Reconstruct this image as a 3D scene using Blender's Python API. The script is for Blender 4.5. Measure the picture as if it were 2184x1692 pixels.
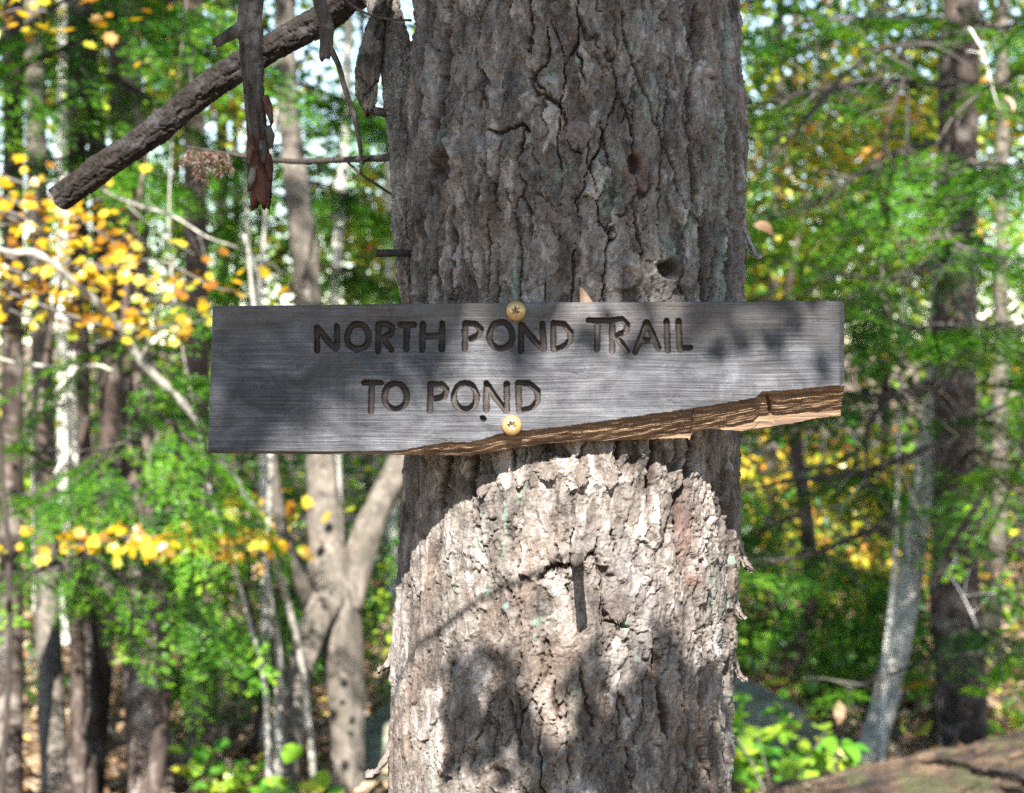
import bpy, math, random
import numpy as np
from mathutils import Vector, Matrix

# ------------------------------------------------------------------ camera, sky, sun, exposure
for o in list(bpy.data.objects):
    bpy.data.objects.remove(o)
SC = bpy.context.scene
COL = SC.collection
CAM_H, D0 = 1.5, 1.7                       # camera height, distance from lens to the sign's face (face is at y = 0)
cd = bpy.data.cameras.new('camera')
cd.lens, cd.sensor_width, cd.clip_start, cd.clip_end = 70.0, 36.0, 0.02, 400.0
cd.dof.use_dof, cd.dof.focus_distance, cd.dof.aperture_fstop = True, D0 + 0.03, 10.5
cam = bpy.data.objects.new('camera', cd)
cam.location, cam.rotation_euler = (0, -D0, CAM_H), (math.radians(90), 0, 0)
COL.objects.link(cam)
SC.camera = cam

SUN_EL, SUN_AZ = math.radians(38), math.radians(5)     # sun stands behind the viewer, a little to the left
TS = Vector((-math.sin(SUN_AZ) * math.cos(SUN_EL), -math.cos(SUN_AZ) * math.cos(SUN_EL), math.sin(SUN_EL)))
w = bpy.data.worlds.new('World')
SC.world = w
w.use_nodes = True
nt = w.node_tree
sky = nt.nodes.new('ShaderNodeTexSky')
sky.sky_type = 'NISHITA'
sky.sun_disc = False
sky.sun_elevation = SUN_EL
sky.sun_rotation = math.pi + SUN_AZ
sky.dust_density = 0.15
sky.air_density = 1.2
bg = nt.nodes['Background']
bg.inputs['Strength'].default_value = 0.072
nt.links.new(sky.outputs['Color'], bg.inputs['Color'])
sl = bpy.data.lights.new('sun', 'SUN')
sl.energy, sl.angle, sl.color = 5.0, math.radians(0.53), (1.0, 0.965, 0.91)
sun = bpy.data.objects.new('sun', sl)
sun.rotation_euler = TS.to_track_quat('Z', 'Y').to_euler()
COL.objects.link(sun)
SC.view_settings.view_transform = 'Standard'
SC.view_settings.look = 'None'
SC.view_settings.gamma = 1.0
SC.view_settings.use_curve_mapping = False
SC.view_settings.exposure = 2.4
SC.render.engine = 'CYCLES'
SC.cycles.use_denoising = False
SC.cycles.max_bounces = 4
SC.cycles.diffuse_bounces = 2
SC.cycles.transparent_max_bounces = 4

# ------------------------------------------------------------------ helpers
rng = np.random.default_rng(7)
random.seed(7)
K = 0.514286 / 2184.0                       # metres per reference pixel at one metre


def P(px, py, d):
    """a point seen at picture position (px, py), d metres in front of the lens"""
    return np.array([(px - 1092) * K * d, d - D0, CAM_H - (py - 846) * K * d])


def hsh(ix, iy, seed):
    h = (ix.astype(np.int64) * 374761393 + iy.astype(np.int64) * 668265263 + seed * 974711) & 0xffffffff
    h = ((h ^ (h >> 13)) * 1274126177) & 0xffffffff
    h = ((h ^ (h >> 16)) * 2246822519) & 0xffffffff
    return ((h ^ (h >> 15)) & 0xffffff) / float(0xffffff)


def noise(x, y, seed=0):
    ix, iy = np.floor(x), np.floor(y)
    fx, fy = x - ix, y - iy
    ux, uy = fx * fx * fx * (fx * (fx * 6 - 15) + 10), fy * fy * fy * (fy * (fy * 6 - 15) + 10)

    def g(a, b):
        an = hsh(ix + a, iy + b, seed) * 2 * math.pi
        return np.cos(an) * (fx - a) + np.sin(an) * (fy - b)
    return 1.41 * ((g(0, 0) * (1 - ux) + g(1, 0) * ux) * (1 - uy) + (g(0, 1) * (1 - ux) + g(1, 1) * ux) * uy)


def fbm(x, y, seed=0, oc=4, gain=0.5):
    s, a = 0, 1.0
    for i in range(oc):
        s = s + a * noise(x * 2 ** i, y * 2 ** i, seed + 17 * i)
        a *= gain
    return s


def worley(x, y, seed, jit=0.9):
    """F1, F2, random id of the cell, offset inside the cell"""
    ix, iy = np.floor(x), np.floor(y)
    f1 = np.full(x.shape, 9.0); f2 = f1.copy()
    idr = np.zeros(x.shape); oy = np.zeros(x.shape); ox = np.zeros(x.shape)
    for a in (-1, 0, 1):
        for b in (-1, 0, 1):
            cx = ix + a + 0.5 + jit * (hsh(ix + a, iy + b, seed) - 0.5)
            cy = iy + b + 0.5 + jit * (hsh(ix + a, iy + b, seed + 1) - 0.5)
            d = np.hypot(x - cx, y - cy)
            m = d < f1
            f2 = np.where(m, f1, np.minimum(f2, d))
            f1 = np.where(m, d, f1)
            idr = np.where(m, hsh(ix + a, iy + b, seed + 2), idr)
            oy = np.where(m, y - cy, oy)
            ox = np.where(m, x - cx, ox)
    return f1, f2, idr, ox, oy


def sstep(a, b, x):
    t = np.clip((x - a) / (b - a), 0, 1)
    return t * t * (3 - 2 * t)


def mesh_np(name, v, faces, attrs=None, smooth=True):
    """faces: list of (n,k) int arrays"""
    me = bpy.data.meshes.new(name)
    v = np.ascontiguousarray(v, dtype=np.float32)
    me.vertices.add(len(v))
    me.vertices.foreach_set('co', v.ravel())
    nl = sum(f.size for f in faces)
    npoly = sum(len(f) for f in faces)
    me.loops.add(nl)
    me.polygons.add(npoly)
    me.loops.foreach_set('vertex_index', np.concatenate([f.ravel() for f in faces]).astype(np.int32))
    tot = np.concatenate([np.full(len(f), f.shape[1], np.int32) for f in faces])
    me.polygons.foreach_set('loop_start', np.concatenate([[0], np.cumsum(tot)[:-1]]).astype(np.int32))
    me.polygons.foreach_set('use_smooth', np.full(npoly, smooth, bool))
    for k, a in (attrs or {}).items():
        at = me.attributes.new(k, 'FLOAT', 'POINT')
        at.data.foreach_set('value', np.ascontiguousarray(a, dtype=np.float32))
    me.update(calc_edges=True)
    me.validate()
    return me


def obj(name, me, mat=None, parent=None, loc=None):
    o = bpy.data.objects.new(name, me)
    COL.objects.link(o)
    if mat is not None and me is not None and not me.materials:
        me.materials.append(mat)
    if parent is not None:
        o.parent = parent
    if loc is not None:
        o.location = loc
    return o


def tag(o, label, cat=None, group=None, kind=None):
    o['label'] = label
    if cat:
        o['category'] = cat
    if group:
        o['group'] = group
    if kind:
        o['kind'] = kind
    return o


def thing(name, label, cat, loc=(0, 0, 0), group=None):
    o = bpy.data.objects.new(name, None)
    o.empty_display_size = 0.1
    COL.objects.link(o)
    o.location = loc
    return tag(o, label, cat, group)


def smooth_path(pts, rad, n):
    """Catmull-Rom through pts (m,3) with radii; n samples"""
    pts = np.asarray(pts, float); rad = np.asarray(rad, float)
    q = np.vstack([2 * pts[0] - pts[1], pts, 2 * pts[-1] - pts[-2]])
    seg = np.linalg.norm(np.diff(pts, axis=0), axis=1)
    s = np.concatenate([[0], np.cumsum(seg)])
    t = np.linspace(0, s[-1], n)
    k = np.clip(np.searchsorted(s, t, side='right') - 1, 0, len(seg) - 1)
    f = ((t - s[k]) / seg[k])[:, None]
    p0, p1, p2, p3 = q[k], q[k + 1], q[k + 2], q[k + 3]
    c = 0.5 * ((2 * p1) + (-p0 + p2) * f + (2 * p0 - 5 * p1 + 4 * p2 - p3) * f ** 2 + (-p0 + 3 * p1 - 3 * p2 + p3) * f ** 3)
    return c, np.interp(t, s, rad)


class Tubes:
    """collects tapered tubes that belong to one piece"""
    def __init__(self):
        self.v, self.f, self.n = [], [], 0

    def add(self, pts, rad, n=24, sides=8, rough=0.0, seed=0, capend=True, ragged=0.0, scales=0.0, cell=.013):
        c, r = smooth_path(pts, rad, n)
        tg = np.gradient(c, axis=0)
        tg /= np.linalg.norm(tg, axis=1)[:, None] + 1e-12
        ref = np.array([0.3, 0.9, 0.2]) if abs(tg[0][2]) > 0.6 else np.array([0.1, 0.2, 1.0])
        nn = np.zeros_like(c)
        a = ref
        for i in range(n):
            a = a - tg[i] * np.dot(a, tg[i]); a = a / (np.linalg.norm(a) + 1e-12); nn[i] = a
        bb = np.cross(tg, nn)
        th = np.linspace(0, 2 * math.pi, sides, endpoint=False)
        L = np.linspace(0, 1, n) * np.linalg.norm(np.diff(c, axis=0), axis=1).sum()
        TH, LL = np.meshgrid(th, L)
        R = np.repeat(r[:, None], sides, 1)
        if rough:
            rr = np.maximum(r.mean(), 1e-4)
            nz = fbm(np.cos(TH) * 1.3 + 10 + seed, LL / (rr * 5) + np.sin(TH) * 1.3, seed, 3)
            ridg = noise(TH * 3.8 + seed, LL / (rr * 9), seed + 5)
            R = R * (1 + rough * (nz + 0.5 * ridg))
        if scales:
            per = max(4, int(round(2 * math.pi * r.mean() / cell)))
            uu = TH / (2 * math.pi) * per
            best = None
            wu, wl = uu + .35 * noise(uu * .9, LL / (cell * 1.25), seed + 1) + .2 * noise(uu * 2.3, LL / (cell * .46), seed + 8), LL / (cell * 2.3) + .35 * noise(uu * .9, LL / cell, seed + 2) + .2 * noise(uu * 2, LL / (cell * .46), seed + 9)
            g1_, g2_, gid, gox, goy = worley(wu, wl, seed + 3)
            R = R + scales * (.9 * (gid - .5) + .5 * goy * (gid > .4) - 1.3 * np.exp(-((g2_ - g1_) / .10) ** 2) + .35 * noise(uu * 4, LL / (cell * .3), seed + 4))
            self.plate = gid
        v = c[:, None, :] + R[..., None] * (np.cos(TH)[..., None] * nn[:, None, :] + np.sin(TH)[..., None] * bb[:, None, :])
        if ragged:
            v[-1] += tg[-1][None, :] * ((hsh(np.arange(sides), np.full(sides, seed), 3) - 0.4) * ragged)[:, None]
        idx = np.arange(n * sides).reshape(n, sides) + self.n
        a0 = idx[:-1]; a1 = idx[1:]
        f = np.stack([a0, np.roll(a0, -1, 1), np.roll(a1, -1, 1), a1], -1).reshape(-1, 4)
        self.v.append(v.reshape(-1, 3)); self.f.append(f); self.n += n * sides
        if capend:
            for ring, ctr in ((idx[-1], v[-1].mean(0)), (idx[0][::-1], v[0].mean(0))):
                self.v.append(ctr[None]); ci = self.n; self.n += 1
                t = np.stack([ring, np.roll(ring, -1), np.full(sides, ci)], -1)
                self.f.append(np.concatenate([t, t[:, 2:3]], 1)[:, :3])
        return c, r

    def mesh(self, name, attrs=None):
        q = [f for f in self.f if f.shape[1] == 4]; t = [f for f in self.f if f.shape[1] == 3]
        fs = ([np.concatenate(q)] if q else []) + ([np.concatenate(t)] if t else [])
        return mesh_np(name, np.concatenate(self.v), fs, attrs)

    def build(self, name, mat, parent=None):
        return obj(name, self.mesh(name), mat, parent)


LEAF_OVAL = (np.array([[0, 0, 0], [-.30, .38, .09], [0, 1, -.06], [.30, .38, .09]]), np.array([[0, 2, 1], [0, 3, 2]]))
LEAF_LONG = (np.array([[0, 0, 0], [-.17, .40, .05], [0, 1, -.05], [.17, .40, .05]]), np.array([[0, 2, 1], [0, 3, 2]]))
_m = [(0, 0), (.28, -.06), (.22, .16), (.56, .28), (.32, .46), (.40, .74), (.14, .66), (0, 1)]
_mv = [(x, y, .10 * abs(x)) for x, y in _m] + [(-x, y, .10 * abs(x)) for x, y in _m[1:-1]] + [(0, .35, -.03)]
_r = [0, 1, 2, 3, 4, 5, 6, 7, 13, 12, 11, 10, 9, 8]
LEAF_MAPLE = (np.array(_mv), np.array([[14, _r[i], _r[(i + 1) % 14]] for i in range(14)]))
LEAF_ROUND = (np.array([[0, 0, 0], [-.26, .22, .06], [-.33, .52, .09], [-.2, .82, .04], [0, 1, -.06], [.2, .82, .04], [.33, .52, .09], [.26, .22, .06]]),
              np.array([[0, 4, 3], [0, 3, 2], [0, 2, 1], [0, 5, 4], [0, 6, 5], [0, 7, 6]]))


def leaves(pos, size, tilt=0.5, shape=LEAF_OVAL, dirs=None, seed=0, sizevar=0.35, rnd=None, normal=None):
    """arrays for a leaf cloud: vertices, triangles, per-vertex random"""
    r = np.random.default_rng(seed)
    n = len(pos)
    nm = r.normal(size=(n, 3)) * tilt + (np.array([0, 0, 1.0]) if normal is None else normal)
    nm /= np.linalg.norm(nm, axis=1)[:, None]
    d = r.normal(size=(n, 3)) if dirs is None else dirs + r.normal(size=(n, 3)) * 0.35
    d -= nm * (d * nm).sum(1)[:, None]
    d /= np.linalg.norm(d, axis=1)[:, None] + 1e-9
    s = np.cross(d, nm)
    sz = size * (1 + sizevar * r.uniform(-1, 1, n))
    T, F = shape
    curl = r.uniform(0.3, 1.8, n)
    v = pos[:, None, :] + sz[:, None, None] * (T[None, :, 0, None] * s[:, None, :] + T[None, :, 1, None] * d[:, None, :] + (T[None, :, 2] * curl[:, None])[..., None] * nm[:, None, :])
    k = len(T)
    f = (F[None] + (np.arange(n) * k)[:, None, None]).reshape(-1, 3)
    rv = np.repeat(r.uniform(size=n) if rnd is None else rnd, k)
    return v.reshape(-1, 3), f, rv


def leaf_obj(name, mat, parent, *args, **kw):
    v, f, rv = leaves(*args, **kw)
    return obj(name, mesh_np(name, v, [f], {'rnd': rv}, smooth=False), mat, parent)


# ------------------------------------------------------------------ materials
def new_mat(name):
    m = bpy.data.materials.new(name)
    m.use_nodes = True
    m.node_tree.nodes.clear()
    N, L = m.node_tree.nodes, m.node_tree.links
    out = N.new('ShaderNodeOutputMaterial')
    return m, N, L, out


def nd(N, t, **kw):
    n = N.new(t)
    for k, v in kw.items():
        if k in n.inputs.keys():
            n.inputs[k].default_value = v
        else:
            setattr(n, k, v)
    return n


def ramp(N, stops, interp='LINEAR'):
    r = N.new('ShaderNodeValToRGB')
    r.color_ramp.interpolation = interp
    e = r.color_ramp.elements
    while len(e) > 1:
        e.remove(e[-1])
    e[0].position = stops[0][0]; e[0].color = (*stops[0][1], 1)
    for p, c in stops[1:]:
        x = e.new(p); x.color = (*c, 1)
    return r


def mixc(N, L, fac, a, b, mode='MIX'):
    m = N.new('ShaderNodeMix')
    m.data_type = 'RGBA'
    m.blend_type = mode
    for sock, val in ((m.inputs[0], fac), (m.inputs[6], a), (m.inputs[7], b)):
        if isinstance(val, (int, float)):
            sock.default_value = val
        elif isinstance(val, tuple):
            sock.default_value = (*val, 1)
        else:
            L.new(val, sock)
    return m.outputs[2]


def math_n(N, L, op, a, b=None, clamp=False):
    m = N.new('ShaderNodeMath')
    m.operation = op
    m.use_clamp = clamp
    for i, val in enumerate((a, b)):
        if val is None:
            continue
        if isinstance(val, (int, float)):
            m.inputs[i].default_value = val
        else:
            L.new(val, m.inputs[i])
    return m.outputs[0]


def coords(N, L, scale=(1, 1, 1), kind='Object', rot=(0, 0, 0)):
    t = N.new('ShaderNodeTexCoord')
    m = N.new('ShaderNodeMapping')
    m.inputs['Scale'].default_value = scale
    m.inputs['Rotation'].default_value = rot
    L.new(t.outputs[kind], m.inputs['Vector'])
    return m.outputs['Vector']


def tex_noise(N, L, vec, scale, detail=4, rough=0.55, dist=0.0):
    n = nd(N, 'ShaderNodeTexNoise', Scale=scale, Detail=detail, Roughness=rough, Distortion=dist)
    L.new(vec, n.inputs['Vector'])
    return n.outputs['Fac']


def mat_leaf(name, stops, trans=0.4, gloss=0.025, per_obj=0.0):
    m, N, L, out = new_mat(name)
    a = nd(N, 'ShaderNodeAttribute', attribute_name='rnd')
    r = ramp(N, stops)
    fac = a.outputs['Fac']
    if per_obj:
        oi = nd(N, 'ShaderNodeObjectInfo')
        fac = math_n(N, L, 'ADD', math_n(N, L, 'MULTIPLY', fac, 1 - per_obj), math_n(N, L, 'MULTIPLY', oi.outputs['Random'], per_obj))
    L.new(fac, r.inputs['Fac'])
    c = mixc(N, L, tex_noise(N, L, coords(N, L), 90, 3), r.outputs['Color'], mixc(N, L, 1.0, r.outputs['Color'], (0.6, 0.62, 0.55), 'MULTIPLY'))
    d = nd(N, 'ShaderNodeBsdfDiffuse'); L.new(c, d.inputs['Color'])
    t = nd(N, 'ShaderNodeBsdfTranslucent')
    L.new(mixc(N, L, 1.0, c, (1.0, 0.95, 0.5), 'MULTIPLY'), t.inputs['Color'])
    x = nd(N, 'ShaderNodeMixShader', Fac=trans)
    L.new(d.outputs[0], x.inputs[1]); L.new(t.outputs[0], x.inputs[2])
    g = nd(N, 'ShaderNodeBsdfGlossy', Roughness=0.35)
    g.inputs['Color'].default_value = (0.9, 0.95, 1, 1)
    y = nd(N, 'ShaderNodeMixShader', Fac=gloss)
    L.new(x.outputs[0], y.inputs[1]); L.new(g.outputs[0], y.inputs[2])
    L.new(y.outputs[0], out.inputs['Surface'])
    return m


def mat_bark(name, c1, c2, c3=None, scale=1.0, stretch=0.25, bump=0.5, rough=0.9):
    m, N, L, out = new_mat(name)
    v = coords(N, L, (1, 1, stretch))
    n1 = tex_noise(N, L, v, 30 * scale, 6, 0.65, 0.6)
    r = ramp(N, [(0.32, c1), (0.66, c2)])
    L.new(n1, r.inputs['Fac'])
    c = r.outputs['Color']
    if c3:
        n2 = tex_noise(N, L, coords(N, L), 9 * scale, 4, 0.6)
        r2 = ramp(N, [(0.52, (0, 0, 0)), (0.62, (1, 1, 1))])
        L.new(n2, r2.inputs['Fac'])
        c = mixc(N, L, r2.outputs['Color'], c, c3)
    p = nd(N, 'ShaderNodeBsdfPrincipled', Roughness=rough)
    p.inputs['Specular IOR Level'].default_value = 0.2
    L.new(c, p.inputs['Base Color'])
    b = nd(N, 'ShaderNodeBump', Strength=bump, Distance=0.01)
    L.new(n1, b.inputs['Height'])
    L.new(b.outputs[0], p.inputs['Normal'])
    L.new(p.outputs[0], out.inputs['Surface'])
    return m


M = {}
M['green'] = mat_leaf('leaf_green', [(0, (.009, .033, .005)), (.4, (.032, .10, .009)), (.75, (.15, .31, .022)), (1, (.40, .50, .04))])
M['far'] = mat_leaf('leaf_far', [(0, (.006, .030, .006)), (.35, (.018, .085, .012)), (.55, (.075, .20, .014)), (.75, (.26, .42, .028)), (.9, (.52, .52, .06)), (1, (.55, .26, .05))])
M['gold'] = mat_leaf('leaf_far_gold', [(0, (.012, .05, .008)), (.3, (.06, .18, .02)), (.5, (.36, .42, .03)), (.8, (.66, .46, .05)), (1, (.62, .20, .05))])
M['yellow'] = mat_leaf('leaf_yellow', [(0, (.24, .09, .010)), (.3, (.46, .25, .010)), (.6, (.58, .37, .014)), (.8, (.62, .48, .05)), (.9, (.26, .32, .03)), (1, (.46, .22, .08))], 0.45)
M['needle'] = mat_leaf('needle_green', [(0, (.008, .033, .006)), (.4, (.028, .10, .010)), (.75, (.12, .30, .020)), (1, (.36, .52, .04))], 0.3, 0.015, 0.45)
M['dead_needle'] = mat_leaf('needle_dead', [(0, (.07, .045, .035)), (1, (.2, .13, .10))], 0.2, 0.02)
M['litter'] = mat_leaf('leaf_litter', [(0, (.10, .055, .03)), (.4, (.22, .13, .075)), (.75, (.36, .25, .16)), (.93, (.52, .40, .28)), (1, (.6, .45, .08))], 0.15, 0.015)
M['plant'] = mat_leaf('leaf_plant', [(0, (.05, .18, .02)), (.5, (.14, .34, .03)), (.85, (.34, .46, .04)), (1, (.6, .55, .05))], 0.4)
M['tan_leaf'] = mat_leaf('leaf_tan', [(0, (.5, .30, .2)), (1, (.62, .42, .32))], 0.3)
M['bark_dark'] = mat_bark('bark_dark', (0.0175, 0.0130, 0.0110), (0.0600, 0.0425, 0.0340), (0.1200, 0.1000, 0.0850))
M['bark_brown'] = mat_bark('bark_brown', (0.0300, 0.0210, 0.0170), (0.1000, 0.0725, 0.0575), (0.1700, 0.1350, 0.1150))
M['bark_grey'] = mat_bark('bark_grey', (.030, .025, .020), (.155, .132, .108), (.075, .066, .052), scale=1.3, stretch=0.35, bump=1.0)
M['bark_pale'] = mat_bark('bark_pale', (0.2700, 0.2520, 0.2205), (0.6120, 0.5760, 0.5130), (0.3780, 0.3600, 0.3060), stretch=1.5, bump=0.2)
M['bark_mid'] = mat_bark('bark_mid', (.12, .11, .095), (.36, .335, .29), (.22, .21, .18), stretch=1.2, bump=.35)
M['twig'] = mat_bark('twig_grey', (0.0550, 0.0468, 0.0413), (0.1485, 0.1293, 0.1155), scale=3)
M['twig_dark'] = mat_bark('twig_dark', (0.0150, 0.0120, 0.0100), (0.0500, 0.0400, 0.0330), scale=3)
M['twig_pale'] = mat_bark('twig_pale', (.42, .39, .36), (.66, .62, .58), scale=3)
M['limb'] = mat_bark('shaded_limb_bark', (0.0055, 0.0044, 0.0039), (0.0275, 0.0204, 0.0165), (0.0358, 0.0330, 0.0319), scale=3, stretch=1, bump=1.0)  # limb's shade is put into a much darker bark than its base
M['rot'] = mat_bark('rotten_wood', (0.0210, 0.0084, 0.0056), (0.0910, 0.0385, 0.0245), (0.1540, 0.0910, 0.0630), scale=4, stretch=0.15, bump=0.9)
M['stub'] = mat_bark('stub_bark', (0.0165, 0.0135, 0.0112), (0.0975, 0.0788, 0.0638), (0.1500, 0.1312, 0.1125), scale=4, stretch=0.3, bump=0.9)
M['cut'] = mat_bark('cut_wood', (.10, .06, .045), (.2, .13, .10), scale=6, stretch=1)
m, N, L, out = new_mat('log_bark')
lgm = N.new('ShaderNodeMapping'); lgm.inputs['Scale'].default_value = (.10, 1, 1)
L.new(coords(N, L, rot=(0, 0, -.64)), lgm.inputs['Vector'])
lgv = lgm.outputs['Vector']
ln1 = tex_noise(N, L, lgv, 30, 7, 0.7, 0.5)
ln2 = tex_noise(N, L, coords(N, L), 5, 5, 0.65)
r = ramp(N, [(0.37, (.010, .006, .004)), (0.48, (.055, .031, .018)), (0.58, (.16, .098, .055)), (0.68, (.32, .22, .14))]); L.new(ln1, r.inputs['Fac'])
rm = ramp(N, [(0.50, (0, 0, 0)), (0.58, (1, 1, 1))]); L.new(ln2, rm.inputs['Fac'])
p = nd(N, 'ShaderNodeBsdfPrincipled', Roughness=0.9)
L.new(mixc(N, L, math_n(N, L, 'MULTIPLY', rm.outputs['Color'], .7), r.outputs['Color'], (.055, .065, .016)), p.inputs['Base Color'])
b = nd(N, 'ShaderNodeBump', Strength=1.0, Distance=0.06); L.new(ln1, b.inputs['Height']); L.new(b.outputs[0], p.inputs['Normal'])
L.new(p.outputs[0], out.inputs['Surface'])
M['log'] = m


# ------------------------------------------------------------------ ground
def tz(x, y):
    d = np.asarray(y) + D0
    return 0.10 * noise(np.asarray(x) * 0.35 + 3.3, np.asarray(y) * 0.35, 91) + 0.04 * noise(np.asarray(x) * 1.3, np.asarray(y) * 1.3, 92) + np.where(d > 11, (d - 11) * 0.035, 0)


gx = np.concatenate([np.linspace(-160, -9, 40), np.linspace(-8.7, 8.7, 120), np.linspace(9, 160, 40)])
gy = np.concatenate([np.linspace(-60, -3, 30), np.linspace(-2.8, 22, 160), np.linspace(23, 220, 60)])
GX, GY = np.meshgrid(gx, gy)
gi = np.arange(GX.size).reshape(GX.shape)
gf = np.stack([gi[:-1, :-1], gi[:-1, 1:], gi[1:, 1:], gi[1:, :-1]], -1).reshape(-1, 4)
m, N, L, out = new_mat('forest_floor')
v = coords(N, L)
n1 = tex_noise(N, L, v, 14, 8, 0.7)
r = ramp(N, [(0.3, (.05, .032, .02)), (0.5, (.15, .10, .065)), (0.7, (.30, .21, .14))])
L.new(n1, r.inputs['Fac'])
p = nd(N, 'ShaderNodeBsdfPrincipled', Roughness=0.95)
L.new(r.outputs['Color'], p.inputs['Base Color'])
b = nd(N, 'ShaderNodeBump', Strength=0.8, Distance=0.05)
L.new(n1, b.inputs['Height']); L.new(b.outputs[0], p.inputs['Normal'])
L.new(p.outputs[0], out.inputs['Surface'])
g = obj('ground', mesh_np('ground', np.stack([GX, GY, tz(GX, GY)], -1).reshape(-1, 3), [gf]), m)
tag(g, 'brown forest floor under the fallen leaves', kind='structure')

n = 26000
lx = rng.uniform(-1, 1, n); ld = rng.uniform(4.6, 17, n) ** 1.0
lp = np.stack([lx * (0.32 * ld + .6), ld - D0, np.zeros(n)], 1)
lp[:, 2] = tz(lp[:, 0], lp[:, 1]) + rng.uniform(0.01, 0.05, n)
o = leaf_obj('leaf_litter', M['litter'], None, lp, 0.085, tilt=0.45, shape=LEAF_OVAL, seed=3)
tag(o, 'brown and tan fallen leaves carpeting the forest floor', kind='stuff')

# ------------------------------------------------------------------ the big trunk
E_Y = np.array([-60, 0, 100, 300, 500, 640, 800, 980, 1100, 1300, 1450, 1690, 1800])
E_L = np.array([878, 876, 876, 862, 866, 869, 862, 854, 851, 839, 829, 822, 818])
E_R = np.array([1578, 1580, 1584, 1598, 1596, 1590, 1588, 1585, 1585, 1578, 1570, 1568, 1568])
DA = D0 + 0.19                              # depth of the trunk's axis
R0 = 0.16
z_k = CAM_H - (E_Y - 846) * K * DA
aL, aR = np.arctan((E_L - 1092) * K), np.arctan((E_R - 1092) * K)
R_k = DA * np.sin((aR - aL) / 2) / np.cos((aR + aL) / 2) - 0.0035
C_k = DA * np.tan((aR + aL) / 2)
zz = np.concatenate([[13.0, 8.0, 4.0, 2.6], z_k, [1.0, 0.6, 0.25, 0.0, -0.2]])
RR = np.concatenate([[0.02, 0.08, 0.125, 0.145], R_k, [0.166, 0.178, 0.21, 0.27, 0.30]])
CC = np.concatenate([[0.05, 0.08, 0.07, 0.062], C_k, [0.04, 0.04, 0.04, 0.04, 0.04]])
o_ = np.argsort(zz); zz, RR, CC = zz[o_], RR[o_], CC[o_]
AX_Y = 0.19


def t_of(z):
    return np.interp(z, zz, RR), np.interp(z, zz, CC)


def on_trunk(px, py):
    """(u, z) on the trunk's skin seen at a picture position"""
    px, py = np.asarray(px, float), np.asarray(py, float)
    d = np.full(px.shape, D0 + 0.03)
    for _ in range(12):
        z = CAM_H - (py - 846) * K * d
        R, c = t_of(z)
        x = (px - 1092) * K * d
        s = np.clip((x - c) / R, -0.999, 0.999)
        d = D0 + AX_Y - R * np.sqrt(1 - s * s)
    return np.arcsin(s) * R0, z


def seg_dist(u, z, pu, pz):
    best = np.full(u.shape, 9.0); tt = np.zeros(u.shape)
    n_ = len(pu) - 1
    for i in range(n_):
        au, az, bu, bz = pu[i], pz[i], pu[i + 1], pz[i + 1]
        du, dz = bu - au, bz - az
        t = np.clip(((u - au) * du + (z - az) * dz) / (du * du + dz * dz + 1e-12), 0, 1)
        dd = np.hypot(u - au - t * du, z - az - t * dz)
        m_ = dd < best
        best = np.where(m_, dd, best); tt = np.where(m_, (i + t) / n_, tt)
    return best, tt


th = np.concatenate([np.linspace(-1.92, 1.92, 520), np.linspace(1.92, 2 * math.pi - 1.92, 42)[1:-1]])
zr = np.concatenate([np.linspace(-0.2, 1.13, 60)[:-1], np.linspace(1.13, 1.89, 780), np.linspace(1.89, 13, 110)[1:]])
TH, Z = np.meshgrid(th, zr)
U = TH * R0
wU = U + 0.007 * noise(U * 22, Z * 9, 1) + 0.0045 * noise(U * 60, Z * 34, 7) + 0.0024 * noise(U * 150, Z * 90, 2)
wZ = Z + 0.012 * noise(U * 25, Z * 14, 3) + 0.007 * noise(U * 80, Z * 50, 10) + 0.004 * noise(U * 160, Z * 120, 4)
dense = ((Z > 1.1) & (Z < 1.92)) * 1.0
# long plates with furrows between them
f1, f2, idA, oxA, oyA = worley(wU / 0.024, wZ / 0.105, 11)
eA = f2 - f1
furA = np.exp(-(eA / 0.075) ** 2) * sstep(-0.35, 0.25, noise(U * 18, Z * 5, 77))
# flakes, proud at their lower edge
f1, f2, idB, oxB, oyB = worley((wU + 0.003 * noise(U * 160, Z * 160, 5)) / 0.019, (wZ + 0.004 * noise(U * 140, Z * 140, 6)) / 0.046, 21)
eB = f2 - f1
f1, f2, idC, oxC, oyC = worley((wU + 0.0018 * noise(U * 300, Z * 300, 8)) / 0.0085, (wZ + 0.002 * noise(U * 260, Z * 260, 9)) / 0.017, 31)
eC = f2 - f1
# layered scales: sharp-edged steps of a stretched noise
q = fbm(wU * 26, wZ * 9, 41, 5, 0.55) * 3.0
lay = np.floor(q) + sstep(0.75, 1.0, q - np.floor(q))
q2 = fbm(wU * 55, wZ * 24, 47, 4, 0.55) * 2.6
lay2 = np.floor(q2) + sstep(0.8, 1.0, q2 - np.floor(q2))
stria = noise(wU * 210, Z * 16, 51) + 0.6 * noise(wU * 420, Z * 40, 52)
fine = fbm(U * 330, Z * 280, 61, 3)
f1, f2, idD, oxD, oyD = worley((wU + 0.0009 * noise(U * 500, Z * 500, 13)) / 0.0042, (wZ + 0.001 * noise(U * 450, Z * 450, 14)) / 0.0075, 33)
q3 = fbm(wU * 120, wZ * 60, 49, 3, 0.6) * 2.2
lay3 = np.floor(q3) + sstep(0.85, 1.0, q3 - np.floor(q3))
side = sstep(0.72, 1.12, np.abs(TH))                             # the flanks are furrowed deeper
sidef = sstep(0.16, 0.36, noise(wU * 62, Z * 4.0, 55)) * (0.6 + 0.4 * noise(U * 30, Z * 14, 56))
crB = np.exp(-(eB / 0.035) ** 2) * sstep(0.05, 0.35, noise(U * 40, Z * 16, 78))
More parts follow.
